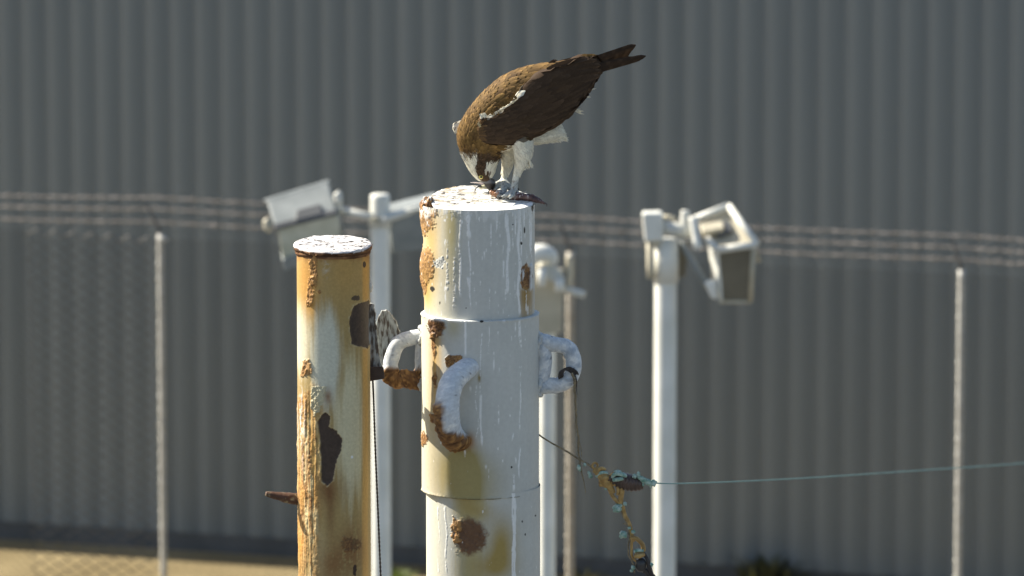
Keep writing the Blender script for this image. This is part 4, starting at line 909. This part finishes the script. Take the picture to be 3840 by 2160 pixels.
    tuft(755, 1000, 770, 1045, 22, 1.1, 44, 7, FW, (near - 0.012, near + 0.012)); tuft(700, 1060, 770, 1035, 20, 1.35, 40, 6, FW, (near - 0.012, near + 0.012)); tuft(980, 720, 1040, 840, 26, 0.35, 50, 9, FW, (-0.012, 0.012)); tuft(830, 862, 1040, 842, 24, 0.4, 40, 8, FW, (-0.015, 0.012), 0.2)
    tuft(1110, 590, 1140, 610, 14, 0.15, 66, 10, FW, (-0.02, 0.0), 0.4); tuft(1205, 490, 1220, 495, 8, -0.3, 46, 9, FW, (-0.02, 0.0), 0.3); tuft(1255, 430, 1275, 420, 5, 0.0, 34, 5, FW, (-0.02, 0.0), 0.3)
    tuft(420, 1150, 470, 1175, 22, 0.6, 26, 3, np.array([0.09, 0.085, 0.08]), (-0.014, 0.0), 0.5)
    tuft(560, 1030, 620, 1010, 16, 1.6, 36, 6, FW, (far - 0.015, far))
    tuft(920, 205, 960, 200, 7, -0.5, 44, 9, DARK * 1.2, (-0.03, 0.0), 0.3); tuft(1180, 150, 1270, 150, 16, -0.1, 50, 10, GOLD, (-0.025, 0.005), 0.25)
    Vt = np.concatenate([t[0] for t in tufts]); Ct = np.concatenate([t[1] for t in tufts]); base = np.arange(len(tufts))[:, None, None] * 8
    Ft = (np.array([[0, 1, 3, 2], [2, 3, 5, 4], [4, 5, 7, 6]])[None] + base).reshape(-1, 4)
    ob('feather_tufts', np_mesh('feather_tufts', rel(Vt, root), Ft, Ct), MT['feather'], root)['kind'] = 'stuff'
    # folded wings
    wst = [(322, 735, 322, 785, 8, 0), (332, 690, 335, 838, 26, 0), (365, 640, 385, 866, 36, 0), (450, 628, 490, 882, 44, 0), (560, 560, 640, 878, 48, 0), (660, 455, 780, 832, 48, 0), (760, 345, 920, 762, 46, 0), (900, 262, 1060, 665, 42, 0), (1060, 205, 1180, 535, 34, 0), (1200, 160, 1268, 405, 24, 0), (1305, 160, 1345, 300, 14, 0), (1350, 200, 1362, 270, 6, 0)]
    ydep = [-128, -134, -140, -150, -158, -160, -152, -136, -112, -82, -48, -28]
    for sgn, sx in ((1, 0), (-1, -28)):
        st = [(a + sx, b + (10 if sgn < 0 else 0), c_ + sx, d_ + (10 if sgn < 0 else 0), w_, sgn * yd * BS) for (a, b, c_, d_, w_, _), yd in zip(wst, ydep)]
        if sgn < 0: st = [(a - (150 if k < 2 else 165 * max(0, 1 - k / 5)) - (22 if k == 1 else 8 if k == 0 else 0), b + (-10 if k == 0 else 10 if k == 1 else 25 if k == 2 else 5), c_ - 175 * max(0, 1 - k / 5), d_ - 55 * max(0, 1 - k / 4), max(w_, 22), yy * (1 if k > 2 else 0.85)) for k, (a, b, c_, d_, w_, yy) in enumerate(st)]
        V, Fc = loft(st, 40, 90); V, N, Fc = remesh(V, Fc, 0.0018, 4); x, y = bproj(V)
        if sgn < 0: x = x + 28
        k = fbm(V * 80, 3, 14); k2 = fbm(V * 260, 2, 15)
        c = mix(np.tile(DARK * 1.25, (len(V), 1)), BROWN, sst(k, -0.1, 0.7) * 0.5)
        c = mix(c, DARK * 0.85, sst(x, 650, 1100) * 0.5)
        top = seg_d(x, y, [(430, 632), (520, 588), (600, 538), (650, 452)]); wl_ = sst(24 - top + 8 * k, 0, 8); c = mix(c, FW, wl_)
        wr = sst(34 - np.hypot((x - 375), (y - 645) * 0.85) + 8 * k, 0, 8) if sgn > 0 else sst(120 - np.hypot(x - 150, (y - 700) * 0.6) + 14 * k, 0, 16)
        c = mix(c, FW, wr); c = mix(c, DARK, wr * sst(np.sin((x + y * 0.5) * 0.22) + k, 0.75, 1.1))
        le = sst(352 - x + 10 * k, 0, 20) * (1 - wr) * (sgn > 0); c = mix(c, BROWN * 1.5, le * 0.8)
        wo = ob('wing', np_mesh('wing', rel(V, root), Fc, np.clip(c, 0.01, 0.8)), MT['skin'], root)
        bv = BVHTree.FromPolygons([Vector(v) for v in V], [list(map(int, f)) for fl in Fc for f in fl])
        t = np.clip((x - 330) / 900, 0, 1); out = (N[:, 1] * -sgn) > -0.25
        size = 0.012 + 0.028 * t ** 1.1; size = np.where(x > 1080, np.maximum(0.014, size * (1 - (x - 1080) / 420)), size); ctrlw = np.array([(330, 800, 0.9, -0.1), (450, 840, 1, -0.08), (450, 690, 0.95, -0.35), (700, 650, 1, -0.35), (700, 820, 1, -0.25), (900, 500, 1, -0.45), (1100, 400, 1, -0.5), (1250, 280, 1, -0.5), (1000, 650, 1, -0.6)], float)
        fx, fy = flow(x, y, ctrlw); order = RNG.permutation(np.where(out)[0]); keep = thin(V, order, size * 0.42); spots = []
        for i in keep:
            d = right * fx[i] - UPV * fy[i] + Vector((0, random.uniform(-0.05, 0.05), 0)); L = size[i] * random.uniform(1.3, 2.0); w = size[i] * random.uniform(0.30, 0.42); ci = c[i] * random.choice((0.84, 0.92, 1.0, 1.08, 1.18))
            spots.append((V[i], d, L, w, ci, np.clip(ci * random.choice((0.95, 1.1, 1.1, 1.45)) + 0.002, 0, 0.8), random.uniform(0.0007, 0.0016)))
        lay_feathers(bv, spots, root, 'covert_feathers', MT['feather']).parent = wo
        bpy.context.view_layer.update()
        ch = wo.children
        for o_ in col.objects:
            if o_.parent == wo: o_['kind'] = 'stuff'
        # long flight feathers along the lower edge and the folded tip, each its own piece
        ff = [(560, 800, 900, 735, 34), (640, 790, 985, 690, 34), (720, 760, 1055, 640, 34), (800, 720, 1120, 590, 33), (880, 670, 1175, 525, 32), (950, 610, 1225, 455, 31), (1010, 550, 1262, 400, 30), (1060, 480, 1300, 350, 28), (1080, 410, 1335, 310, 26), (1080, 340, 1350, 270, 25), (1060, 280, 1345, 225, 25), (1000, 250, 1310, 185, 26), (900, 262, 1240, 175, 26)]
        for a0, b0, a1, b1, wbu in ff:
            n = 12; Vr = []; Cr = []
            y0 = np.interp(a0, [q[0] for q in wst], ydep) * sgn * BS; cfe = DARK * random.uniform(0.9, 1.4)
            for i in range(n):
                tt = i / (n - 1); xx, yy = a0 + (a1 - a0) * tt, b0 + (b1 - b0) * tt - 10 * math.sin(math.pi * tt)
                dep = np.interp(xx, [q[0] for q in wst], ydep) * sgn * BS
                q = Vector(B(xx + (sx if sgn < 0 else 0), yy, dep)); h = bv.find_nearest(q + Vector((0, -sgn * 0.02, 0)))
                yq = h[0].y if h[0] is not None and abs(h[0].x - q.x) < 0.012 and abs(h[0].z - q.z) < 0.012 else q.y - sgn * 0.006
                wv = wbu * BS * min(1, 0.55 + tt * 1.6) * (1 if tt < 0.72 else math.sqrt(max(0.02, 1 - ((tt - 0.72) / 0.285) ** 2)))
                dirv = (Vector(B(a1, b1)) - Vector(B(a0, b0))).normalized(); sd = dirv.cross(Vector((0, 1, 0))); qq = Vector((q.x, yq - sgn * (0.0004 + 0.0016 * tt), q.z))
                Vr += [qq - sd * wv + Vector((0, sgn * 0.0020, 0)), qq + Vector((0, -sgn * 0.0005, 0)), qq + sd * wv + Vector((0, sgn * 0.0012, 0))]
                e = cfe * (1 + 0.8 * (tt > 0.9)); Cr += [e * 1.35, cfe * 0.8, e]
            ob('flight_feather', np_mesh('flight_feather', rel(np.array([list(v) for v in Vr]), root), grid_faces(n, 3), np.clip(np.array(Cr), 0, 1)), MT['feather'], wo)
    # fluffy white lining showing above the folded wing
    tufts.clear(); yw = -0.0435
    pth = resample([list(B(425, 640, -0.054)), list(B(470, 618, -0.057)), list(B(530, 590, -0.058)), list(B(590, 556, -0.058)), list(B(625, 516, -0.057)), list(B(648, 478, -0.056)), list(B(668, 446, -0.054))], 50)
    rw = np.interp(np.linspace(0, 1, 50), [0, 0.15, 0.5, 0.72, 0.85, 1], [3, 8, 13, 12, 14, 5]) * BS * (1 + 0.18 * fbm(pth * 160, 2, 8))
    V, Fc = tube(pth, rw, 14, flat=0.55); ob('white_lining', np_mesh('white_lining', rel(V, root), Fc, np.tile(FW * 1.08, (len(V), 1))), MT['feather'], root)
    tuft(440, 642, 640, 505, 34, 1.0, 22, 6, FW * 1.05, (-0.058, -0.052), 0.5); tuft(430, 618, 640, 478, 44, 0.55, 34, 9, GOLD, (-0.062, -0.056), 0.35); tuft(430, 618, 640, 478, 20, 0.55, 30, 8, BROWN, (-0.062, -0.056), 0.35)
    tuft(352, 640, 400, 628, 26, 1.2, 34, 9, FW, (-0.054, -0.046), 0.5); tuft(345, 700, 380, 660, 8, 0.9, 30, 4, DARK, (-0.056, -0.050), 0.4); tuft(335, 720, 345, 700, 8, 1.0, 30, 8, BUFF, (-0.052, -0.046), 0.4)
    Vt = np.concatenate([t[0] for t in tufts]); Ct = np.concatenate([t[1] for t in tufts]); base = np.arange(len(tufts))[:, None, None] * 8
    Ft = (np.array([[0, 1, 3, 2], [2, 3, 5, 4], [4, 5, 7, 6]])[None] + base).reshape(-1, 4)
    ob('lining_tufts', np_mesh('lining_tufts', rel(Vt, root), Ft, np.clip(Ct, 0, .82)), MT['feather'], root)['kind'] = 'stuff'
    # tail feathers
    tl = [((1270, 205), (1634, 64), 26, -0.010), ((1270, 215), (1624, 78), 28, -0.006), ((1275, 225), (1606, 96), 30, 0.0), ((1280, 232), (1588, 122), 30, 0.006), ((1285, 240), (1574, 150), 30, 0.012),
          ((1285, 268), (1716, 154), 24, -0.020), ((1285, 262), (1690, 166), 27, -0.016), ((1285, 256), (1640, 176), 32, -0.012)]
    for (a0, b0), (a1, b1), wbu, dy in tl:
        n = 14; Vr = []; Cr = []; dirv = (Vector(B(a1, b1)) - Vector(B(a0, b0))).normalized(); sd = dirv.cross(Vector((0, 1, 0))); cf = DARK * random.uniform(0.75, 1.15)
        for i in range(n):
            tt = i / (n - 1); q = Vector(B(a0 + (a1 - a0) * tt, b0 + (b1 - b0) * tt, dy + 0.004 * math.sin(3 * tt)))
            wv = wbu * BS * (1.55 - 0.55 * min(1, tt * 1.25)) * (1 if tt < 0.8 else math.sqrt(max(0.015, 1 - ((tt - 0.8) / 0.204) ** 2)))
            Vr += [q - sd * wv + Vector((0, 0.0015, 0)), q + Vector((0, -0.0012, 0)), q + sd * wv + Vector((0, 0.0015, 0))]
            band = 0.85 + 0.35 * math.sin(tt * 26); e = cf * band; Cr += [e * 1.25, cf * 0.7, e * 1.1]
        if wbu < 30: Cr = [np.array(q_) * (1.0 if j % 3 else 1.0) for j, q_ in enumerate(Cr)]
        ob('tail_feather', np_mesh('tail_feather', rel(np.array([list(v) for v in Vr]), root), grid_faces(n, 3), np.array(Cr)), MT['feather'], root)
    # beak: grey cere and black hook
    V, Fc = loft([(352, 1150, 440, 1148, 38, 0), (368, 1182, 462, 1166, 36, 0), (384, 1208, 478, 1190, 30, 0), (398, 1232, 480, 1214, 22, 0), (414, 1250, 470, 1240, 14, 0), (434, 1266, 456, 1258, 6, 0)], 20, 30)
    x, y = bproj(V); cb = mix(np.tile(np.array([0.10, 0.105, 0.115]), (len(V), 1)), BLACK, sst(y - 1195 + 10 * fbm(V * 200, 2, 3), 0, 20))
    bk = ob('beak', np_mesh('beak', rel(V, root), Fc, cb), MT['horn2'], root)
    # eyes
    for s in (-1, 1):
        e0 = B(359, 1150, s * 0.0185); 
        def ball(c, rr, name, mat, parent):
            bm = bmesh.new(); bmesh.ops.create_uvsphere(bm, u_segments=20, v_segments=12, radius=rr); bmesh.ops.translate(bm, vec=c - root.location, verts=bm.verts); return ob(name, bm_mesh(name, bm, True), mat, parent)
        eo = ball(Vector(e0), 0.0052, 'eye', MT['iris'], root); ball(Vector(e0) + Vector((0.0003, s * 0.0032, 0.0002)), 0.0028, 'pupil', MT['pupil'], eo)
    # talons
    def talon(pts, r0):
        A = resample([list(B(*p)) for p in pts], 16); V, Fc = tube(A, np.linspace(1, 0.12, 16) ** 0.8 * r0 * BS, 10); ob('talon', np_mesh('talon', rel(V, root), Fc), MT['horn'], root)
    talon([(362, 1226, far - 0.004), (332, 1230, far - 0.004), (312, 1255, far - 0.004), (310, 1292, far - 0.004)], 9); talon([(470, 1262, far - 0.03), (440, 1256, far - 0.034), (422, 1270, far - 0.036), (424, 1304, far - 0.036)], 9)
    talon([(530, 1300, -0.03), (512, 1304, -0.034), (500, 1318, -0.036), (498, 1334, -0.036)], 8); talon([(530, 1318, near - 0.024), (508, 1320, near - 0.028), (496, 1330, near - 0.03)], 8)
    talon([(652, 1240, near + 0.03), (664, 1242, near + 0.032), (668, 1262, near + 0.034), (660, 1284, near + 0.034)], 8); talon([(585, 1325, near - 0.04), (570, 1328, near - 0.044), (560, 1340, near - 0.046)], 8)
MT['horn2'] = mat_attr('beak_horn', rough=0.4, var=0.2, vscale=200, bump=0.2, bscale=300, spec=0.5)
osprey()

# ------------------------------------------------------------------ the fish it is eating
def fish():
    root = thing('fish', 'torn reddish fish with grey skin under the osprey, its tail hanging over the rim', 'fish', B(640, 1320))
    V, Fc = loft([(430, 1262, 430, 1290, 14, -0.03), (470, 1256, 470, 1316, 34, -0.03), (540, 1262, 540, 1336, 46, -0.03), (620, 1272, 612, 1340, 46, -0.034), (700, 1280, 690, 1340, 38, -0.04), (770, 1292, 756, 1348, 30, -0.046), (830, 1316, 816, 1364, 22, -0.05), (872, 1348, 862, 1374, 12, -0.052), (892, 1362, 884, 1378, 6, -0.052)], 30, 90)
    x, y = bproj(V); k = fbm(V * 120, 3, 91); k2 = fbm(V * 330, 2, 92)
    c = mix(np.tile(np.array([0.085, 0.040, 0.034]), (len(V), 1)), np.array([0.17, 0.095, 0.085]), sst(k, -0.2, 0.5)); c = mix(c, np.array([0.22, 0.24, 0.24]), sst(640 - x + 70 * k, 0, 40) * 0.85); c = mix(c, np.array([0.30, 0.13, 0.055]), sst(505 - x + 30 * k, 0, 20)); c = mix(c, np.array([0.6, 0.55, 0.52]), sst(k2 + 0.4 * k, 0.35, 0.5)); c = mix(c, np.array([0.03, 0.025, 0.025]), sst(-k2 + 0.4 * k, 0.4, 0.55))
    ctr = V.mean(0); V = V + np.stack([0 * k, 0 * k, 0.0035 * k + 0.0022 * k2], 1)
    ob('carcass', np_mesh('carcass', rel(V, root), Fc, c), MT['flesh'], root)
    for pts, r0 in (([(868, 1358, -0.052), (890, 1366, -0.053), (902, 1378, -0.053), (898, 1394, -0.053)], 7), ([(872, 1356, -0.05), (896, 1366, -0.048), (908, 1376, -0.046)], 5)):
        A = resample([list(B(*p)) for p in pts], 12); V, Fc = tube(A, np.linspace(1, 0.35, 12) * r0 * BS, 8); ob('tail_fin', np_mesh('tail_fin', rel(V, root), Fc), MT['fin'], root)
    for pts, r0 in (([(640, 1275, -0.02), (690, 1276, -0.02), (725, 1272, -0.02), (738, 1262, -0.02)], 6), ([(380, 1208, 0.02), (340, 1200, 0.02), (300, 1196, 0.02), (272, 1196, 0.02)], 15), ([(440, 1290, -0.03), (420, 1300, -0.032), (400, 1312, -0.034)], 7)):
        A = resample([list(B(*p)) for p in pts], 14); V, Fc = tube(A, np.linspace(1, 0.15, 14) * r0 * BS, 8, flat=0.6); ob('bone' if r0 < 10 else 'fin', np_mesh('bone', rel(V, root), Fc), MT['bone'], root)
MT['flesh'] = mat_attr('fish_flesh', rough=0.38, var=0.25, vscale=300, bump=0.5, bscale=400, spec=0.5)
MT['fin'] = mat_noise('fish_fin', (0.05, 0.04, 0.04), (0.16, 0.13, 0.12), scale=200, rough=0.5, bump=0.2)
MT['bone'] = mat_noise('pale_fish_bone', (0.50, 0.42, 0.40), (0.66, 0.58, 0.55), scale=150, rough=0.45, bump=0.2)
fish()
# ------------------------------------------------------------------ lines and fittings hung on the piles
MT['cable'] = mat_noise('dark_cable', (0.025, 0.022, 0.02), (0.06, 0.05, 0.045), scale=200, rough=0.7, bump=0.3, bscale=500)
MT['twine'] = mat_noise('old_twine', (0.10, 0.08, 0.05), (0.36, 0.29, 0.18), scale=220, rough=0.9, bump=0.3, bscale=500)
MT['brass'] = mat_noise('tarnished_bronze', (0.26, 0.155, 0.05), (0.50, 0.33, 0.12), scale=90, rough=0.55, bump=0.4, bscale=250, spec=0.4)
MT['verdigris'] = mat_noise('verdigris', (0.13, 0.27, 0.21), (0.50, 0.60, 0.52), scale=110, rough=0.75, bump=0.6, bscale=260)
MT['porcelain'] = mat_noise('brown_insulator_glaze', (0.055, 0.036, 0.029), (0.12, 0.075, 0.058), scale=40, rough=0.35, bump=0.1)
MT['greenwire'] = mat_noise('green_copper_wire', (0.15, 0.27, 0.25), (0.26, 0.40, 0.37), scale=60, rough=0.7, bump=0.0)
MT['darkglass'] = mat_noise('dark_round_insulator', (0.02, 0.02, 0.02), (0.05, 0.048, 0.046), scale=40, rough=0.3, bump=0.1)
def line(root, name, mat, pts, rpx, n=60, seg=8, parent=None, jit=0.0, twist=0):
    A = resample([list(P(*p)) for p in pts], n)
    if jit: A = A + np.stack([fbm(A * 40 + s, 2, s) for s in (1, 2, 3)], 1) * jit * MPP
    r = np.asarray(rpx, float); r = (np.interp(np.linspace(0, 1, n), np.linspace(0, 1, len(r)), r) if r.ndim else r) * MPP
    if mat is MT['brass']: r = r * 1.25
    if twist:
        T = np.gradient(A, axis=0); T /= np.linalg.norm(T, axis=1)[:, None]; a = np.cross(T, [0, 1.0, 0]); a /= np.linalg.norm(a, axis=1)[:, None] + 1e-9; ph = np.arange(n) * twist; rr = np.broadcast_to(r, (n,))
        o = (np.cos(ph)[:, None] * a + np.sin(ph)[:, None] * np.array([0, 1.0, 0])) * (rr * 0.55)[:, None]
        V, Fc = join([tube(A + o, rr * 0.62, seg), tube(A - o, rr * 0.62, seg)])
    else: V, Fc = tube(A, r, seg)
    return ob(name, np_mesh(name, rel(V, root), Fc), mat, parent or root)
def knob(root, name, mat, px, py, y, rpx, sq=(1, 1, 1), parent=None, rough=0.25):
    bm = bmesh.new(); bmesh.ops.create_icosphere(bm, subdivisions=3, radius=1.0)
    V = np.array([list(v.co) for v in bm.verts]); f = 1 + rough * fbm(V * 2.0 + px, 3, int(px)) + rough * 0.6 * fbm(V * 5 + py, 2, int(py))
    for v, k in zip(bm.verts, f): v.co = Vector((v.co.x * sq[0], v.co.y * sq[1], v.co.z * sq[2])) * (k * rpx * MPP)
    bmesh.ops.translate(bm, vec=P(px, py, y) - root.location, verts=bm.verts)
    return ob(name, bm_mesh(name, bm, True), mat, parent or root)

r_ = thing('cable', 'thin dark cable hanging straight down beside the rusty pile from its lug', 'cable', P(1400, 1430, 0.01))
g = G(1500, 5000)
line(r_, 'strand', MT['cable'], [(1398, 1425, -0.05), (1401, 1500, -0.05), (1408, 1700, -0.05), (1418, 1930, -0.05), (1428, 2170, -0.05)], 3.6, n=260, twist=0.75, seg=6)
line(r_, 'strand', MT['cable'], [(1428, 2168, -0.05), (1440, 2700, -0.05), (1470, 4200, -0.05), (1540, 8840, -0.05)], 3.4, n=60, seg=6)

r_ = thing('twine', 'frayed dark twine knotted round the blue-grey eye of the white pile', 'twine', P(2140, 1400, 0))
for k, (a, b) in enumerate(((0, 0), (7, -3), (-6, 4))):
    line(r_, 'wrap', MT['cable'], [(2102 + a, 1412 + b, -0.02), (2108 + a, 1390 + b, -0.022), (2128 + a, 1380 + b, -0.022), (2150 + a, 1392 + b, -0.02), (2160 + a, 1408 + b, -0.01), (2150 + a, 1425 + b, 0.022), (2124 + a, 1436 + b, 0.024), (2104 + a, 1420 + b, 0.015), (2102 + a, 1412 + b, -0.02)], 4.0, n=50, jit=5)
line(r_, 'tail', MT['twine'], [(2146, 1396, -0.022), (2156, 1440, -0.022), (2158, 1520, -0.01), (2166, 1620, -0.005), (2172, 1690, 0.0), (2184, 1770, 0.0), (2196, 1848, 0.0)], [5, 5.5, 4, 4, 4, 3, 1.2], n=120, twist=0.8, jit=8, seg=6)
line(r_, 'tail', MT['cable'], [(2150, 1398, -0.022), (2162, 1430, -0.022), (2165, 1478, -0.02)], [4, 3, 1], n=30, jit=6)
line(r_, 'fray', MT['twine'], [(2160, 1560, -0.006), (2156, 1600, -0.008), (2160, 1640, -0.008)], [1.6, 1.4, 0.6], n=20); line(r_, 'fray', MT['twine'], [(2168, 1640, 0), (2180, 1690, -0.004), (2178, 1730, -0.004)], [1.8, 1.6, 0.8], n=20)

r_ = thing('guy_wire', 'bronze guy wire with green corroded clamps and brown insulators tied to the white pile', 'wire', P(2240, 1760, 0))
line(r_, 'wire', MT['twine'], [(2005, 1622, 0.0), (2060, 1656, 0), (2185, 1728, 0), (2232, 1758, 0)], [3.2, 3.2, 3.6, 5], n=60, jit=3)
for q in ((2171, 1753, 9), (2192, 1742, 6), (2214, 1784, 10), (2175, 1764, 4), (2208, 1772, 6)): knob(r_, 'clamp', MT['verdigris'], q[0], q[1], -0.004, q[2], (0.85, 0.85, 1.15), rough=0.5)
# ring and shackle
t_ = np.linspace(0, 2 * math.pi, 24, endpoint=False); ctr = np.array(P(2231, 1746, -0.004))
V, Fc = tube(ctr + np.stack([np.cos(t_) * 10, np.cos(t_) * 4, np.sin(t_) * 11], 1) * MPP, 4.5 * MPP, 10, closed=True); ob('ring', np_mesh('ring', rel(V, r_), Fc), MT['brass'], r_)
sh = line(r_, 'shackle', MT['brass'], [(2228, 1760, 0), (2246, 1770, -0.004), (2264, 1790, -0.004), (2276, 1812, -0.002), (2290, 1830, 0), (2300, 1850, 0)], [9, 15, 17, 16, 10, 8], n=40, seg=12)
line(r_, 'lashing', MT['verdigris'], [(2236, 1788, -0.008), (2256, 1772, -0.014), (2278, 1774, -0.008)], [5, 7, 5], n=20); line(r_, 'lashing', MT['brass'], [(2240, 1766, -0.008), (2256, 1756, -0.012), (2270, 1760, -0.006)], [6, 6, 4], n=20); line(r_, 'lashing', MT['brass'], [(2250, 1806, -0.008), (2268, 1792, -0.014), (2288, 1794, -0.006)], [6, 9, 6], n=20)
line(r_, 'lashing', MT['porcelain'], [(2276, 1800, -0.01), (2290, 1794, -0.01), (2300, 1800, -0.006)], [7, 10, 6], n=20)
knob(r_, 'clamp', MT['brass'], 2254, 1816, -0.006, 9, rough=0.5); knob(r_, 'clamp', MT['verdigris'], 2272, 1832, -0.004, 6, rough=0.5)
# ribbed brown strain insulator
A = np.array([list(P(2292, 1788, 0)), list(P(2414, 1816, 0))]); n = 46; A = A[0] + (A[1] - A[0]) * np.linspace(0, 1, n)[:, None]; u = np.linspace(0, 1, n)
rr = (14 + 19 * np.sin(math.pi * np.clip(u * 0.85 + 0.10, 0, 1)) ** 0.7 + 2.2 * np.cos(u * 2 * math.pi * 9)) * MPP; rr[0] *= 0.5; rr[-1] *= 0.55
A[:, 2] -= 6 * MPP * np.sin(math.pi * u)
V, Fc = tube(A, rr, 24); ob('strain_insulator', np_mesh('strain_insulator', rel(V, r_), Fc), MT['porcelain'], r_)
line(r_, 'binding', MT['verdigris'], [(2290, 1800, -0.006), (2300, 1780, -0.016), (2330, 1776, -0.02), (2350, 1786, -0.018)], [8, 8, 9, 6], n=30, jit=10); line(r_, 'binding', MT['verdigris'], [(2298, 1802, -0.018), (2322, 1796, -0.022), (2340, 1794, -0.022)], [7, 8, 6], n=24, jit=8)
line(r_, 'binding', MT['brass'], [(2288, 1786, -0.004), (2302, 1776, -0.012), (2320, 1778, -0.016)], [6, 6, 4], n=24)
for q in ((2318, 1768, 8, 1.6, .7), (2334, 1778, 8, 1.5, 0.7), (2380, 1786, 9, 1, 1), (2394, 1780, 8, .8, 1.5), (2402, 1792, 9, 1.3, .9), (2414, 1800, 11, 1.3, .9), (2432, 1808, 12, 1.1, 1.1), (2450, 1812, 11, 1, 1.2), (2412, 1816, 6, .8, 1.3), (2440, 1822, 6, 0.8, 1.4)): knob(r_, 'clamp', MT['verdigris'], q[0], q[1], -0.012, q[2], (q[3], 0.9, q[4]), rough=0.5)
# long green wire leaving to the right
line(r_, 'green_wire', MT['greenwire'], [(2440, 1812, 0.0), (2600, 1812, 0.6), (3000, 1794, 2.2), (3440, 1765, 4.0), (3840, 1737, 5.6), (4600, 1676, 8.6)], [2.8, 2.8, 3.0, 3.3, 3.6, 3.6], n=200, seg=6)
# loop of bronze strap and the tail going down
line(r_, 'strap_loop', MT['brass'], [(2290, 1800, -0.004), (2306, 1812, -0.006), (2326, 1812, -0.006), (2330, 1840, -0.004), (2328, 1876, 0), (2334, 1895, 0)], [8, 9, 9, 8, 8, 6], n=50, jit=4); line(r_, 'strap_loop', MT['brass'], [(2280, 1824, 0), (2296, 1858, 0), (2316, 1884, 0), (2334, 1897, 0)], [7, 6, 6, 5], n=40, jit=4); line(r_, 'strap_loop', MT['brass'], [(2312, 1816, -0.006), (2318, 1838, -0.008), (2316, 1856, -0.006)], [5, 5, 4], n=24)
for k, (a, b) in enumerate(((0, 0), (-5, 4), (5, -2))): line(r_, 'wire', MT['brass'] if k != 1 else MT['twine'], [(2330 + a * .5, 1888 + b, 0), (2342 + a, 1930, 0), (2356 + a, 1966, 0), (2364 + a * 1.2, 2000, 0), (2370 + a * 1.4, 2030, 0)], [4.5, 3.6, 4, 4, 4], n=50, jit=5)
line(r_, 'twig', MT['twine'], [(2352, 1970, 0), (2340, 1962, -0.002), (2336, 1966, -0.004)], [2.5, 2, 1.5], n=16)
for q in ((2314, 1906, 15), (2338, 2004, 14), (2328, 1896, 6), (2304, 1916, 6), (2344, 1890, 7), (2360, 1980, 6), (2374, 1994, 7), (2330, 2012, 7)): knob(r_, 'clamp', MT['verdigris'], q[0], q[1], -0.006, q[2], (1.05, 0.9, 1.0), rough=0.55)
line(r_, 'strap_loop', MT['brass'], [(2364, 2014, 0), (2388, 2020, -0.002), (2406, 2044, -0.002), (2410, 2066, 0), (2396, 2076, -0.002), (2384, 2080, -0.004)], [6, 7, 7, 7, 6, 6], n=50, jit=4); line(r_, 'wire', MT['twine'], [(2364, 2010, 0), (2354, 2050, 0), (2360, 2090, 0), (2376, 2120, 0), (2380, 2150, 0)], [3.5, 3, 3, 3, 3], n=50, jit=5); line(r_, 'wire', MT['brass'], [(2370, 2020, 0), (2366, 2060, 0), (2374, 2096, 0), (2392, 2110, 0)], [5, 4, 4, 4], n=40, jit=4)
line(r_, 'lashing', MT['verdigris'], [(2378, 2068, -0.01), (2394, 2064, -0.012), (2412, 2066, -0.008)], [6, 7, 5], n=20); line(r_, 'lashing', MT['brass'], [(2380, 2086, -0.008), (2398, 2084, -0.012), (2416, 2078, -0.006)], [7, 8, 6], n=20)
knob(r_, 'ball_insulator', MT['darkglass'], 2404, 2118, 0, 24, (0.95, 0.95, 1.2), rough=0.08); line(r_, 'binding', MT['cable'], [(2412, 2070, 0), (2428, 2100, -0.006), (2436, 2130, -0.006), (2448, 2165, 0)], [6, 7, 8, 8], n=40)
for q in ((2374, 2128, 8), (2368, 2140, 6), (2440, 2118, 9)): knob(r_, 'clamp', MT['verdigris'], q[0], q[1], -0.004, q[2], rough=0.5)
line(r_, 'down_wire', MT['cable'], [(2410, 2130, 0), (2444, 2170, 0), (2480, 2260, 0), (2700, 3200, 0), (3200, 5600, 0), (3700, 8840, 0)], [12, 8, 5, 4, 4, 4], n=120)
